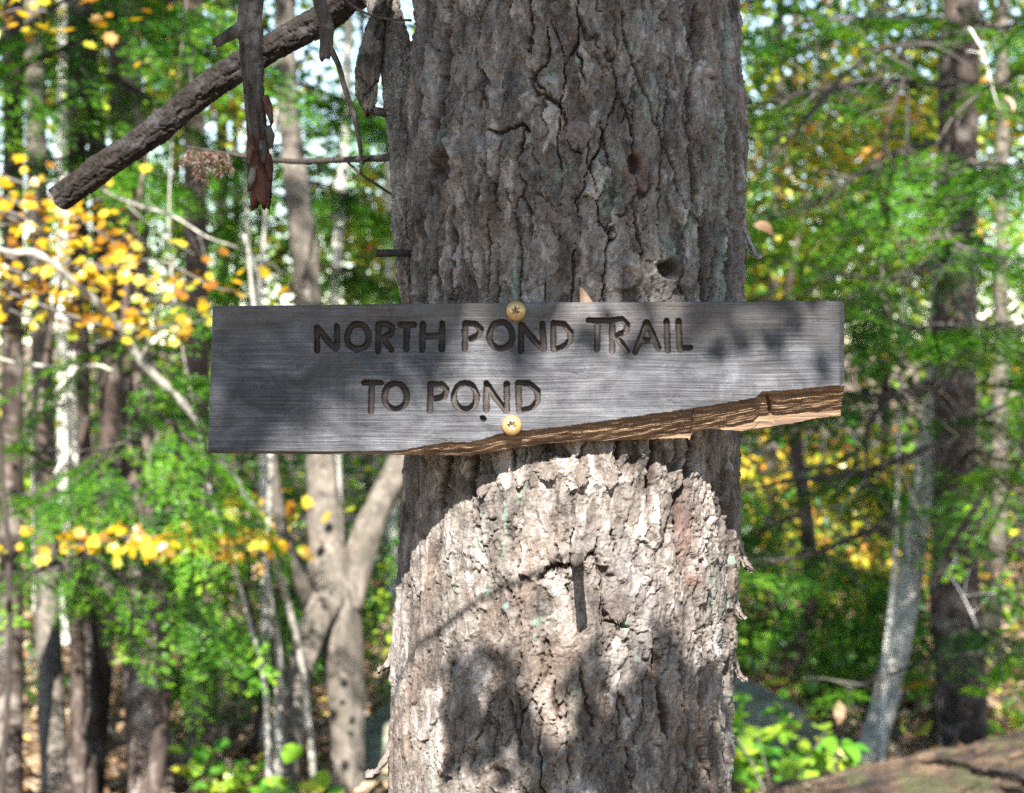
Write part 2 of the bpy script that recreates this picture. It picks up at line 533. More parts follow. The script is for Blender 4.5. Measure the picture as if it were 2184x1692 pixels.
crC = np.exp(-(eC / 0.05) ** 2) * sstep(0.15, 0.4, noise(U * 70, Z * 35, 79))
wob_ = 0.6 + 0.5 * noise(U * 200, Z * 120, 57)
vert = np.abs(oxA) / (np.abs(oxA) + 0.7 * np.abs(oyA) + 1e-6)
crA = sstep(.25, .6, vert) * np.exp(-(eA / (0.055 * wob_ + .012)) ** 4) * sstep(-0.25, 0.12, noise(U * 24, Z * 9, 77))
H = (0.0018 * (idA - 0.5) - 0.0012 * oyA * idA - 0.0095 * crA
     + 0.0012 * (idB - 0.5) * (idA > .35) - 0.0013 * oyB * (idB > .45) - 0.0045 * crB
     + 0.0005 * (idC - 0.5) - 0.0008 * oyC * (idC > .6) - 0.0016 * crC + 0.0005 * (idD - 0.5) - 0.0003 * oyD
     + 0.0005 * lay + 0.0006 * lay2 + 0.0006 * lay3 + 0.00030 * stria + 0.0006 * fine
     + 0.0020 * sstep(.26, .285, fbm(wU * 40, wZ * 17, 87, 4, .55)) + 0.0013 * sstep(.24, .27, fbm(wU * 85, wZ * 38, 88, 4, .55)) - 0.0014 * sstep(.30, .32, fbm(wU * 70, wZ * 26, 89, 4, .55))
     + 0.0014 * noise(U * 9, Z * 3.5, 71) - 0.0130 * side * sidef)
low = sstep(1.50, 1.42, Z)                                        # fibrous flank low on the left
fib = low * sstep(-0.10, -0.165, U)
H = H * (1 - 0.45 * fib) + fib * (0.0022 * noise(wU * 120, Z * 9, 53) + 0.0012 * noise(wU * 240, Z * 18, 54))
lich = np.zeros_like(H)
red = np.zeros_like(H)


def furrow(pts, w_, dep, redv=0.35, wob=0.0012):
    global H, red
    pu, pz = on_trunk([a for a, _ in pts], [b for _, b in pts])
    m_ = (U > pu.min() - .05) & (U < pu.max() + .05) & (Z > pz.min() - .05) & (Z < pz.max() + .05)
    uu, zz_ = U[m_], Z[m_]
    d, t = seg_dist(uu + wob * 2.5 * noise(uu * 60, zz_ * 45, 15) + wob * 1.6 * noise(uu * 220, zz_ * 160, 16), zz_ + wob * 3 * noise(uu * 70, zz_ * 70, 25) + wob * 1.5 * noise(uu * 240, zz_ * 240, 26), pu, pz)
    wv = w_ * (0.85 + 0.6 * noise(t * 8 + len(pts) * 3.7 + w_ * 900, t * 0, 20)) * np.clip(np.minimum(t, 1 - t) * 7 + 0.25, 0, 1)
    d = d + 0.0006 * noise(uu * 400, zz_ * 250, 18)
    wv = wv * (0.9 + 0.35 * noise(uu * 110, zz_ * 60, 17))
    e = np.exp(-(np.abs(d) / np.maximum(wv * .8, 1e-4)) ** 4)
    H[m_] -= dep * 1.5 * e
    red[m_] = np.maximum(red[m_], redv * e)


def bump(px, py, ru, rz, amp, pw=2):
    global H
    u0, z0 = on_trunk(px, py)
    d = np.hypot((U - u0) / ru, (Z - z0) / rz)
    H += amp * np.exp(-d ** pw)
    return d


def ring(px, py, ru, rz, r_, wd, amp):
    global H
    u0, z0 = on_trunk(px, py)
    d = np.hypot((U - u0) / ru, (Z - z0) / rz) + 0.12 * noise(U * 90, Z * 90, 19)
    H += amp * np.exp(-((d - r_) / wd) ** 2)
    return d


def lichen(px, py, ru, rz, amt=1.0):
    global lich
    u0, z0 = on_trunk(px, py)
    d = np.hypot((U - u0) / ru, (Z - z0) / rz)
    lich = np.maximum(lich, amt * np.exp(-d ** 2))


for a in (
    # upper part
    ([(962, -40), (955, 60), (946, 150), (938, 230), (920, 300)], .0085, .022), ([(905, -40), (903, 90), (896, 200), (890, 330), (884, 470), (880, 640)], .0085, .020),
    ([(930, 330), (910, 420), (903, 520), (905, 640)], .007, .016), ([(960, 440), (965, 520), (958, 640)], .0062, .014), ([(945, 450), (930, 500), (932, 640)], .0024, .006),
    ([(1010, 30), (1022, 60)], .002, .006), ([(1032, 180), (1020, 235)], .0025, .006), ([(1135, -10), (1132, 60), (1128, 110)], .0022, .006),
    ([(1165, 60), (1172, 130), (1130, 165), (1142, 205), (1185, 215), (1200, 235)], .0022, .006), ([(1200, 240), (1215, 300), (1240, 330)], .0022, .006),
    ([(1035, 275), (1060, 282), (1085, 280), (1110, 268), (1130, 278)], .0024, .008), ([(1325, 10), (1335, 70), (1350, 130), (1410, 280)], .0018, .005),
    ([(1430, 120), (1428, 220), (1415, 300), (1440, 370), (1462, 440)], .0022, .006), ([(1485, -30), (1480, 120), (1472, 260), (1480, 400), (1500, 520), (1505, 640)], .004, .011),
    ([(1548, -40), (1545, 120), (1552, 300), (1556, 450), (1552, 640)], .0085, .020), ([(1572, 100), (1574, 300), (1576, 560)], .008, .016),
    ([(1080, 400), (1098, 460), (1110, 520), (1112, 640)], .0017, .005), ([(1040, 460), (1045, 540), (1038, 640)], .0018, .005),
    ([(1230, 520), (1222, 580), (1225, 640)], .0018, .005),
    ([(1345, 420), (1362, 500), (1370, 560)], .0018, .005), ([(1280, 260), (1290, 330), (1300, 360)], .002, .005),
    # lower part
    ([(890, 960), (884, 1060), (872, 1180), (862, 1290)], .009, .020), ([(960, 960), (945, 1040), (938, 1090)], .0065, .018), ([(1012, 960), (1008, 1000), (1000, 1070)], .0048, .014),
    ([(1480, 930), (1470, 990), (1450, 1080), (1440, 1140)], .006, .018), ([(1395, 930), (1390, 1010), (1385, 1080)], .0042, .013), ([(1548, 940), (1552, 1080), (1560, 1240), (1556, 1400), (1552, 1700)], .0085, .018),
    ([(1515, 960), (1520, 1050), (1528, 1150)], .0025, .007), ([(1320, 930), (1318, 1000)], .003, .007), ([(1100, 960), (1098, 1000)], .003, .007),
    ([(868, 1440), (872, 1560), (866, 1690)], .0016, .004), ([(905, 1120), (898, 1240), (890, 1330)], .002, .005), ([(1015, 1085), (1020, 1120), (1022, 1150)], .002, .006),
    ([(1035, 1105), (1050, 1118), (1060, 1110)], .0018, .006), ([(1140, 1240), (1165, 1222), (1190, 1208), (1215, 1200)], .0035, .008), ([(1080, 1250), (1094, 1275)], .003, .007),
    ([(1010, 1260), (1012, 1310), (1008, 1340)], .0018, .005), ([(1285, 1290), (1295, 1330), (1320, 1330), (1342, 1342)], .0022, .007), ([(1305, 1130), (1310, 1180)], .0018, .005),
    ([(1165, 1370), (1180, 1405)], .002, .006), ([(1240, 1420), (1250, 1500), (1262, 1560)], .0022, .005), ([(1400, 1370), (1402, 1430), (1415, 1500), (1425, 1580)], .006, .012),
    ([(1090, 1490), (1095, 1560), (1110, 1590)], .002, .005), ([(1330, 1480), (1345, 1540)], .002, .005), ([(1495, 1590), (1505, 1625), (1520, 1670)], .003, .008),
    ([(895, 1600), (915, 1560), (930, 1535)], .002, .005), ([(1480, 1250), (1490, 1330), (1500, 1400)], .0018, .005),
    ([(1450, 1420), (1465, 1520), (1470, 1640)], .002, .005), ([(1330, 1590), (1350, 1690)], .0018, .005), ([(1180, 1440), (1185, 1500), (1200, 1540)], .0018, .005),
):
    furrow(*a)
# rope-like ridge along the upper left
pu, pz = on_trunk([935, 925, 915, 895, 892], [-60, 100, 230, 400, 640])
d_, _ = seg_dist(U, Z, pu, pz)
H += 0.007 * np.exp(-(d_ / 0.008) ** 2) * (Z > 1.52)
# knots and holes
bump(990, 345, .028, .016, .004); ring(946, 350, .014, .017, 1.25, .3, .004)
d_ = bump(946, 350, .0115, .0135, -.010, 6); red = np.maximum(red, .75 * np.exp(-d_ ** 4)); H = H - .004 * np.exp(-d_ ** 4) + 0.0035 * np.exp(-(d_ / 3) ** 2) * fbm(U * 110, Z * 110, 27, 3)
bump(1035, 330, .03, .012, .003); bump(1120, 350, .025, .014, .002); bump(1060, 395, .02, .008, .002)
bump(1350, 355, .020, .017, .006)
d_ = bump(1352, 352, .0055, .008, -.024, 4); red = np.maximum(red, .9 * np.exp(-(d_ / 1.5) ** 2))
bump(1425, 555, .02, .02, .005); d_ = bump(1425, 575, .010, .007, -.026, 4); bump(1320, 590, .018, .014, .006)
ring(1330, 590, .014, .010, 1.0, .25, .003)
bump(1225, 1200, .016, .012, .005); ring(1228, 1200, .011, .011, 1.0, .3, .003)
bump(1410, 1440, .012, .03, -.003)
bump(1090, 1650, .026, .018, .007); ring(1090, 1655, .02, .014, 1.1, .2, .004); d_ = bump(1065, 1655, .010, .008, -.010, 4); ring(1230, 1650, .026, .018, 1, .25, .004)
d_ = bump(1475, 1235, .008, .008, .003); red = np.maximum(red, .8 * np.exp(-d_ ** 2))
u_, z_ = on_trunk(1460, 1140); red = np.maximum(red, .55 * np.exp(-(((U - u_) / .012) ** 2 + ((Z - z_) / .03) ** 2)))
for a in ((945, 292, .006, .008, .95), (1098, 600, .0035, .022, .95), (1178, 160, .006, .012, .55), (1350, 95, .006, .006, .6), (1400, 215, .012, .02, .6), (1550, 120, .012, .06, .5), (1540, 330, .012, .05, .55), (1545, 560, .012, .05, .5),
          (1480, 480, .01, .03, .45), (1300, 400, .01, .03, .45), (1075, 1110, .004, .03, .65), (1025, 1160, .004, .02, .6), (1110, 1020, .004, .02, .7), (1420, 520, .008, .02, .4), (1190, 370, .01, .01, .4), (1045, 880, .01, .05, .5),
          (1520, 1260, .006, .02, .7), (1540, 1350, .006, .03, .6), (925, 1640, .006, .02, .75), (1040, 1260, .004, .012, .5), (1550, 1560, .012, .05, .5), (1230, 1460, .006, .015, .4), (960, 1230, .01, .03, .3), (1145, 1330, .006, .015, .4)):
    lichen(*a)
lich = lich * sstep(-0.15, 0.35, fbm(U * 170, Z * 120, 81, 3)) + 0.55 * sstep(0.62, 0.85, fbm(U * 75, Z * 45, 83, 4)) * sstep(0.0, 0.4, noise(U * 11, Z * 7, 84))
# bark under the board is pressed flat
s_u, s_z = on_trunk(1215, 800)
press = ((Z > 1.452) & (Z < 1.583)) * 1.0
front = AX_Y
R, C = t_of(Z)
H = np.clip(H, -0.026, 0.016)
RAD = R + H * np.where(dense > 0, 1, 0.8)
X = C + RAD * np.sin(TH)
Y = AX_Y - RAD * np.cos(TH)
Y = np.where((press > 0) & (np.abs(TH) < 1.4), np.maximum(Y, 0.0275), Y)
flare = sstep(0.5, 0.0, Z)
RF = 1 + flare * (0.35 * np.maximum(np.cos(TH * 3 + 0.7), 0) ** 2)
X = C + (X - C) * RF; Y = AX_Y + (Y - AX_Y) * RF
nz_, nth = TH.shape
idx = np.arange(nz_ * nth).reshape(nz_, nth)
a0, a1 = idx[:-1], idx[1:]
tf = np.stack([a0, np.roll(a0, -1, 1), np.roll(a1, -1, 1), a1], -1).reshape(-1, 4)
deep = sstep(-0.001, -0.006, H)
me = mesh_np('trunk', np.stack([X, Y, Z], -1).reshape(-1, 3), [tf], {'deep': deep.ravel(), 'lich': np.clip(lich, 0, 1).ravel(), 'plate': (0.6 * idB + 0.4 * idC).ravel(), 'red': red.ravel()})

m, N, L, out = new_mat('hemlock_bark')
at = {k: nd(N, 'ShaderNodeAttribute', attribute_name=k).outputs['Fac'] for k in ('deep', 'lich', 'plate', 'red')}
v = coords(N, L, (1, 1, 0.45))
nA = tex_noise(N, L, v, 55, 8, 0.68, 0.4)
nB = tex_noise(N, L, coords(N, L), 520, 4, 0.7)
nC = tex_noise(N, L, coords(N, L, (1, 1, 0.5)), 14, 5, 0.6)
r = ramp(N, [(0.37, (.020, .0160, .0135)), (0.45, (.070, .058, .048)), (0.54, (.135, .115, .099)), (0.64, (.300, .262, .236))])
nD = tex_noise(N, L, coords(N, L, (1, 1, .6)), 170, 5, 0.72, 0.3)
L.new(math_n(N, L, 'ADD', math_n(N, L, 'MULTIPLY', at['plate'], 0.22), math_n(N, L, 'ADD', math_n(N, L, 'MULTIPLY', nA, 0.40), math_n(N, L, 'MULTIPLY', nD, 0.38))), r.inputs['Fac'])
c = r.outputs['Color']
rr_ = ramp(N, [(0.50, (0, 0, 0)), (0.66, (1, 1, 1))]); L.new(nC, rr_.inputs['Fac'])
c = mixc(N, L, math_n(N, L, 'MULTIPLY', rr_.outputs['Color'], 0.4), c, (.115, .074, .050))
r2_ = ramp(N, [(0.35, (1, 1, 1)), (0.45, (0, 0, 0))]); L.new(nC, r2_.inputs['Fac'])
c = mixc(N, L, math_n(N, L, 'MULTIPLY', r2_.outputs['Color'], 0.35), c, (.140, .125, .124))
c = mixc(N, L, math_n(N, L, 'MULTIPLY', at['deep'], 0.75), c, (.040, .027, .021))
c = mixc(N, L, math_n(N, L, 'MULTIPLY', at['red'], 0.75), c, (.11, .045, .028))
sp = ramp(N, [(0.57, (0, 0, 0)), (0.70, (1, 1, 1))]); L.new(nB, sp.inputs['Fac'])
c = mixc(N, L, math_n(N, L, 'MULTIPLY', sp.outputs['Color'], 0.3), c, (.34, .325, .315))
sd = ramp(N, [(0.34, (1, 1, 1)), (0.43, (0, 0, 0))]); L.new(nB, sd.inputs['Fac'])
c = mixc(N, L, math_n(N, L, 'MULTIPLY', sd.outputs['Color'], 0.5), c, (.035, .025, .022))
nL = tex_noise(N, L, coords(N, L), 230, 4, 0.7)
lm = math_n(N, L, 'MULTIPLY', at['lich'], math_n(N, L, 'MULTIPLY', nL, 1.7), True)
c = mixc(N, L, lm, c, (.17, .27, .215))
p = nd(N, 'ShaderNodeBsdfPrincipled', Roughness=0.82)
p.inputs['Specular IOR Level'].default_value = 0.3
L.new(c, p.inputs['Base Color'])
b = nd(N, 'ShaderNodeBump', Strength=0.9, Distance=0.003)
L.new(math_n(N, L, 'ADD', math_n(N, L, 'MULTIPLY', nB, 0.55), nA), b.inputs['Height'])
L.new(b.outputs[0], p.inputs['Normal'])
L.new(p.outputs[0], out.inputs['Surface'])
M['hemlock'] = m

tree = thing('hemlock_tree', 'thick rough-barked tree that carries the carved wooden board', 'tree', (0, 0, 0))
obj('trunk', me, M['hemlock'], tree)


def trunk_pt(px, py, lift=0.0):
    u, z = on_trunk(px, py)
    R_, c_ = t_of(z)
    t_ = float(u) / R0
    return np.array([c_ + (R_ + lift) * math.sin(t_), AX_Y - (R_ + lift) * math.cos(t_), float(z)]), t_


# loose flakes of bark standing off the trunk
def flake(px, py, wpx, hpx, lift, hang, seed, mat='hemlock', side=0.0):
    p0, t_ = trunk_pt(px, py, 0.002)
    nr = np.array([math.sin(t_), -math.cos(t_), 0]); sd_ = np.array([math.cos(t_), math.sin(t_), 0]); up = np.array([0, 0, 1.0])
    rg = np.random.default_rng(seed)
    nu, nv = 9, 15
    wm, hm = wpx * K * 1.74, hpx * K * 1.74
    V = []
    for layer in (0, 1):
        for j in range(nv):
            f = j / (nv - 1)
            for i in range(nu):
                a = i / (nu - 1) - 0.5
                edge = 0.72 + 0.55 * hsh(np.array([j]), np.array([seed + (i > nu / 2)]), 5)[0]
                taper = (1 - 0.75 * max(0, f - 0.45) / 0.55) * min(1, 0.5 + f * 3)
                bot = 0.18 * hsh(np.array([i]), np.array([seed]), 6)[0] * (f > 0.9)
                q_ = p0 + sd_ * (a * wm * taper * edge + side * wm * f * f) - up * hm * (f - bot) + nr * (lift * f ** 1.6 + hang * f * f - 0.0035 * (2 * a) ** 2 - layer * (0.0022 + .001 * f) + 0.0009 * rg.normal())
                V.append(q_)
    V = np.array(V)
    ii = np.arange(nu * nv).reshape(nv, nu)
    F = [np.stack([ii[:-1, :-1], ii[1:, :-1], ii[1:, 1:], ii[:-1, 1:]], -1).reshape(-1, 4)]
    jj = ii + nu * nv
    F.append(F[0][:, ::-1] + nu * nv)
    for e in (ii[0], ii[-1], ii[:, 0], ii[:, -1]):
        F.append(np.stack([e[:-1], e[1:], e[1:] + nu * nv, e[:-1] + nu * nv], -1))
    n_ = len(V)
    o2 = obj('bark_flake', mesh_np('bark_flake', V, F, {'deep': np.full(n_, .05), 'lich': np.full(n_, 0.0), 'plate': np.full(n_, rg.uniform(.3, .8)), 'red': np.full(n_, 0.1)}), M[mat], tree)
    return o2


for i, a in enumerate([(1588, 470, 26, 95, .004, .012), (1580, 1130, 26, 100, .003, .010), (1572, 1280, 16, 45, .003, .006), (1570, 1390, 18, 70, .003, .008), (843, 1350, 14, 95, .003, .012), (836, 1560, 20, 110, .003, .020),
                       (1586, 160, 22, 70, .003, .006), (868, 480, 26, 50, .004, .006), (1195, 440, 50, 66, .004, .001), (1232, 258, 56, 70, .003, .001), (1320, 1262, 60, 70, .003, .002), (1170, 985, 60, 44, .006, .001), (1110, 985, 34, 60, .005, .001), (1240, 990, 40, 50, .005, .001), (1300, 995, 46, 50, .005, .001), (1030, 1010, 40, 55, .004, .001)]):
    flake(*a, seed=100 + i)

# stub pointing at the viewer below the board
b_, t_ = trunk_pt(1230, 1197)
e_ = P(1230, 1194, D0 - 0.052)
T = Tubes(); T.add([b_ + (e_ - b_) * -0.15, b_ + (e_ - b_) * 0.35, b_ + (e_ - b_) * 0.75 + np.array([0, 0, .001]), e_], [.0062, .0046, .0047, .0052], 30, 14, 0.16, 3, ragged=.003)
for k in range(4):
    q0 = b_ + (e_ - b_) * random.uniform(.05, .5); T.add([q0, q0 + np.array([random.uniform(.004, .014), -.004, random.uniform(-.006, .004)])], [.0011, .0004], 5, 5)
T.build('branch_stub', M['stub'], tree)

# limb that leaves the left flank, bends over above the frame and droops to a sawn end
LB = [P(900, 720, 1.92), P(880, 620, 1.89), P(868, 480, 1.88), P(864, 360, 1.885), P(860, 250, 1.89), P(850, 150, 1.90), P(830, 60, 1.92), P(800, -25, 1.95), P(745, -6, 1.99)]
LC = [P(815, -20, 1.94), P(790, -22, 1.955), P(745, -6, 1.99), P(693, 38, 2.02), P(624, 76, 2.04), P(520, 136, 2.07), P(433, 193, 2.09), P(347, 267, 2.11), P(260, 329, 2.13), P(124, 424, 2.15)]
T = Tubes()
T.add(LB, [.006, .012, .0145, .0145, .0155, .0168, .0168, .0165, .012], 460, 84, 0.12, 22, scales=.0022)
nv_ = T.n
ml = T.mesh('limb_base', {'plate': np.clip(.5 + .3 * np.random.default_rng(3).normal(size=nv_), 0, 1), 'deep': np.full(nv_, .1), 'lich': np.full(nv_, .05), 'red': np.zeros(nv_)})
lb_ = obj('limb_base', ml, M['hemlock'], tree)
T = Tubes()
T.add(LC, [.012, .0150, .0148, .0148, .0150, .0150, .0150, .0148, .0148, .0152], 620, 64, 0.12, 21, capend=True, scales=.0017)
lo = T.build('limb', M['limb'], tree)
tagp = P(124, 424, 2.15)
ax = (P(124, 424, 2.15) - P(260, 329, 2.13)); ax /= np.linalg.norm(ax)
T = Tubes(); T.add([tagp - ax * .0005, tagp + ax * .0012], [.0142, .0138], 3, 26, 0.05, 4); T.build('sawn_end', M['cut'], lo)

# dead branch hanging straight down, bark peeling, red rotten tip
T = Tubes()
T.add([P(930, -420, 1.86), P(760, -330, 1.84), P(600, -190, 1.82), P(545, -70, 1.80), P(537, 0, 1.80), P(534, 69, 1.80), P(541, 208, 1.80), P(549, 290, 1.80), P(552, 345, 1.80)],
      [.022, .017, .014, .0118, .0112, .0105, .0092, .0088, .0075], 360, 44, 0.14, 31, ragged=.014, scales=.0010)
T.add([P(532, 50, 1.80), P(505, 66, 1.795), P(482, 80, 1.79), P(460, 93, 1.785)], [.0085, .0058, .0048, .0042], 26, 14, .12, 33, ragged=.004)
hb = T.build('hanging_branch', M['stub'], tree)
T = Tubes(); T.add([P(547, 240, 1.80), P(551, 320, 1.80), P(553, 380, 1.80), P(556, 428, 1.80)], [.0070, .0092, .0112, .0095], 60, 22, 0.24, 35, ragged=.018)
T.build('rotten_tip', M['rot'], hb)
for k, (x0, y0, x1, y1, w_) in enumerate([(566, 205, 580, 262, .006), (572, 270, 578, 312, .006), (536, 290, 529, 350, .006), (560, 300, 562, 345, .006), (572, 330, 577, 385, .006), (540, 360, 532, 405, .006)]):
    a_, b2 = P(x0, y0, 1.788), P(x1, y1, 1.786)
    T = Tubes(); T.add([a_, (a_ + b2) / 2 + np.array([.0005, -.001, 0]), b2], [w_ * .5, w_ * .62, w_ * .3], 14, 8, .3, 40 + k, ragged=.006); T.build('bark_strip', M['stub'] if k % 2 else M['rot'], hb)

# other dead bits on the left flank
T = Tubes(); T.add([P(668, -120, 1.84), P(680, 0, 1.84), P(696, 52, 1.84), P(694, 124, 1.84)], [.0075, .0062, .0066, .0055], 40, 14, .14, 51, ragged=.007)
T.add([P(703, 100, 1.84), P(722, 140, 1.84), P(736, 190, 1.84), P(754, 243, 1.845), P(768, 312, 1.85), P(771, 366, 1.85)], [.003, .0028, .0026, .0026, .0022, .001], 40, 8, .12, 52)
T.add([P(668, -120, 1.84), P(740, -200, 1.86), P(905, -240, 1.9)], [.0075, .010, .014], 20, 12, .1, 53)
T.build('broken_branch', M['stub'], tree)
T = Tubes(); T.add([P(822, -10, 1.90), P(808, 40, 1.895), P(794, 90, 1.89), P(785, 150, 1.885), P(783, 205, 1.885), P(790, 236, 1.885)], [.007, .0100, .0115, .0118, .0100, .006], 150, 48, .2, 61, ragged=.012, scales=.0026)
T.add([P(779, 200, 1.885), P(790, 234, 1.885), P(815, 240, 1.89), P(850, 252, 1.90), P(875, 270, 1.91)], [.004, .0048, .0042, .005, .006], 30, 10, .12, 62)
T.build('broken_branch', M['stub'], tree)
T = Tubes(); T.add([P(900, 544, 1.86), P(868, 540, 1.85), P(803, 541, 1.84)], [.0036, .0034, .0036], 24, 12, .1, 63, ragged=.003); T.build('branch_stub', M['twig_dark'], tree)
T = Tubes(); T.add([P(715, -40, 1.8), P(745, 6, 1.8), P(780, 28, 1.8), P(822, 40, 1.8), P(878, 44, 1.8)], [.0010, .0011, .0012, .0011, .0013], 30, 6); T.build('twig', M['stub'], tree)
T = Tubes()
T.add([P(890, 330, 1.95), P(850, 335, 2.0), P(740, 341, 2.2), P(640, 345, 2.35), P(560, 338, 2.4), P(470, 326, 2.45), P(395, 312, 2.5)], [.005, .0042, .0036, .0034, .003, .0024, .0012], 60, 8, .15, 64)
T.add([P(790, 338, 2.1), P(772, 350, 2.08), P(768, 372, 2.08)], [.002, .0016, .001], 10, 6)
T.add([P(735, 340, 2.2), P(770, 372, 2.15), P(800, 392, 2.12), P(848, 424, 2.1)], [.0016, .0018, .0016, .0012], 20, 6)
tw = T.build('twig', M['twig_dark'], tree)
cl = []
for (xa, ya, xb, yb) in ((405, 316, 392, 352), (425, 320, 418, 384), (445, 322, 440, 398), (462, 326, 468, 376), (478, 328, 492, 362), (435, 322, 425, 350), (455, 324, 452, 350)):
    f = rng.uniform(0, 1, 130)
    for a in f:
        cl.append(P(xa + (xb - xa) * a + rng.normal(0, 3.5), ya + (yb - ya) * a, 2.44 + rng.normal(0, .015)))
cl = np.array(cl)
dd_ = rng.normal(size=(len(cl), 3)) * np.array([.8, .8, .3]) + np.array([0, 0, -1.0])
o = leaf_obj('dead_needles', M['dead_needle'], tw, cl, 0.008, tilt=0.9, shape=(LEAF_LONG[0] * np.array([.7, 1, 1]), LEAF_LONG[1]), dirs=dd_, seed=9)

# ------------------------------------------------------------------ carved board
S1 = lambda x, y: (426.6 + x * .3418, 613.2 + y * .3418)
S2 = lambda x, y: (1066.4 + x * .3540, 613.2 + y * .3540)


def ell(cx, cy, rx, ry, n_=18):
    return [(cx + rx * math.cos(a) * (1 + .03 * math.sin(3 * a)), cy + ry * math.sin(a) * (1 + .03 * math.cos(2 * a))) for a in np.linspace(-1.6, -1.6 + 2 * math.pi, n_)]


ST = [[S1(*p_) for p_ in s] for s in (
    [(730, 252), (730, 394)], [(732, 252), (785, 320), (845, 385)], [(855, 242), (853, 375)],
    ell(985, 308, 67, 82),
    [(1113, 240), (1111, 398)], [(1113, 232), (1165, 228), (1200, 248), (1196, 285), (1130, 322)], [(1140, 318), (1192, 388)],
    [(1250, 232), (1335, 234)], [(1290, 236), (1288, 385)],
    [(1390, 230), (1386, 390)], [(1512, 226), (1510, 388)], [(1388, 308), (1510, 302)],
    [(1655, 228), (1652, 388)], [(1655, 226), (1715, 228), (1753, 262), (1738, 300), (1690, 322)],
    ell(1878, 300, 72, 86),
    [(2003, 235), (2003, 395)], [(2010, 238), (2060, 300), (2125, 375)], [(2136, 228), (2146, 385)],
    [(1025, 596), (1128, 596)], [(1072, 600), (1066, 775)],
    ell(1220, 680, 70, 84),
    [(1437, 606), (1435, 768)], [(1437, 605), (1505, 604), (1540, 638), (1524, 682), (1470, 698)],
    ell(1655, 682, 72, 85),
    [(1787, 600), (1787, 768)], [(1790, 606), (1845, 690), (1908, 768)], [(1915, 606), (1915, 768)],
    [(1986, 600), (1990, 770)], [(1986, 598), (2050, 600), (2104, 645), (2107, 705), (2075, 752), (2000, 772)],
    [(1765, 818), (1768, 822)])]
ST += [[S2(*p_) for p_ in s] for s in (
    [(322, 216), (322, 374)], [(322, 214), (385, 222), (424, 268), (426, 318), (390, 356), (335, 372)],
    [(535, 200), (662, 200)], [(588, 204), (585, 374)],
    [(677, 200), (675, 384)], [(677, 196), (735, 194), (768, 222), (760, 265), (695, 298)], [(700, 300), (768, 384)],
    [(885, 212), (850, 300), (815, 390)], [(888, 212), (925, 300), (955, 370)], [(868, 322), (912, 322)],
    [(1005, 202), (1012, 380)], [(1075, 202), (1085, 372)], [(1088, 366), (1146, 366)])]

TOPX, TOPY = [440, 453, 1100, 1803], [653, 653, 645.5, 642.5]
FRX = [440, 700, 850, 905, 960, 1000, 1030, 1060, 1100, 1200, 1300, 1400, 1500, 1560, 1610, 1625, 1660, 1720, 1810]
FRY = [962, 964.5, 962, 952, 943, 944, 938, 927, 921, 910, 897, 882, 868, 858, 849, 836, 834, 829, 820]
LOX = [440, 700, 850, 1000, 1030, 1100, 1172, 1300, 1400, 1470, 1476, 1480, 1496, 1530, 1590, 1640, 1700, 1750, 1803]
LOY = [967, 969.5, 971, 973, 969, 956, 947, 941.5, 938, 936, 941, 926, 920, 916, 921, 912, 904, 893, 888]
nx, nzr = 1040, 260
TH_B = 0.0255
kk = K * D0
xs = np.linspace(0, 1, nx)
left_x = lambda y: 453 - (y - 653) * 10 / 312
right_x = lambda y: 1802 - 0 * y
tt = np.linspace(0, 1, nzr)
XX = 443 + xs * (1803 - 443)
top = np.interp(XX, TOPX, TOPY)
lo_ = np.interp(XX, LOX, LOY) + 1.2 * noise(XX * .09, XX * 0, 5) * (XX > 980) + .5 * noise(XX * .3, XX * 0, 6) * (XX > 980)
fr_ = np.minimum(np.interp(XX, FRX, FRY) + 1.6 * noise(XX * .05, XX * 0, 7) * (XX > 860) + (1.1 * noise(XX * .25, XX * 0, 8) + 1.6 * np.abs(noise(XX * .11, XX * 0, 28))) * (XX > 860), lo_ - 1.5)
PY = top[None, :] + tt[:, None] * (lo_ - top)[None, :]
PX = np.repeat(XX[None, :], nzr, 0)
PX = PX + (left_x(PY) - 443) * (1 - xs[None, :]) ** 1
bx, bz = (PX - 1092) * kk, CAM_H - (PY - 846) * kk
dpt = np.zeros_like(PX)
# carving: round-nosed cut with steep sides
dc = np.full(PX.shape, 99.0)
wx, wy = PX + 1.0 * noise(PX * .06, PY * .06, 3) + .5 * noise(PX * .2, PY * .2, 13), PY + 1.0 * noise(PX * .06, PY * .06, 4) + .5 * noise(PX * .2, PY * .2, 14)
for s in ST:
    a_ = np.array(s)
    i0, i1 = np.searchsorted(XX, a_[:, 0].min() - 16), np.searchsorted(XX, a_[:, 0].max() + 22)
    sub = (slice(None), slice(max(i0, 0), min(i1, nx)))
    d, _ = seg_dist(wx[sub], wy[sub], a_[:, 0], a_[:, 1])
    dc[sub] = np.minimum(dc[sub], d)
hw = 6.6
hwv = hw * (1 + .16 * noise(PX * .045, PY * .045, 34) + .05 * noise(PX * .4, PY * .25, 35))
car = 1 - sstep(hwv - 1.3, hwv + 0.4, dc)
prof = 0.0066 * (1 + .25 * noise(PX * .03, PY * .03, 36)) * car * (1 - 0.22 * np.clip(dc / hw, 0, 1) ** 2) + 0.00022 * car * noise(PX * .5, PY * .5, 12)
dpt += prof
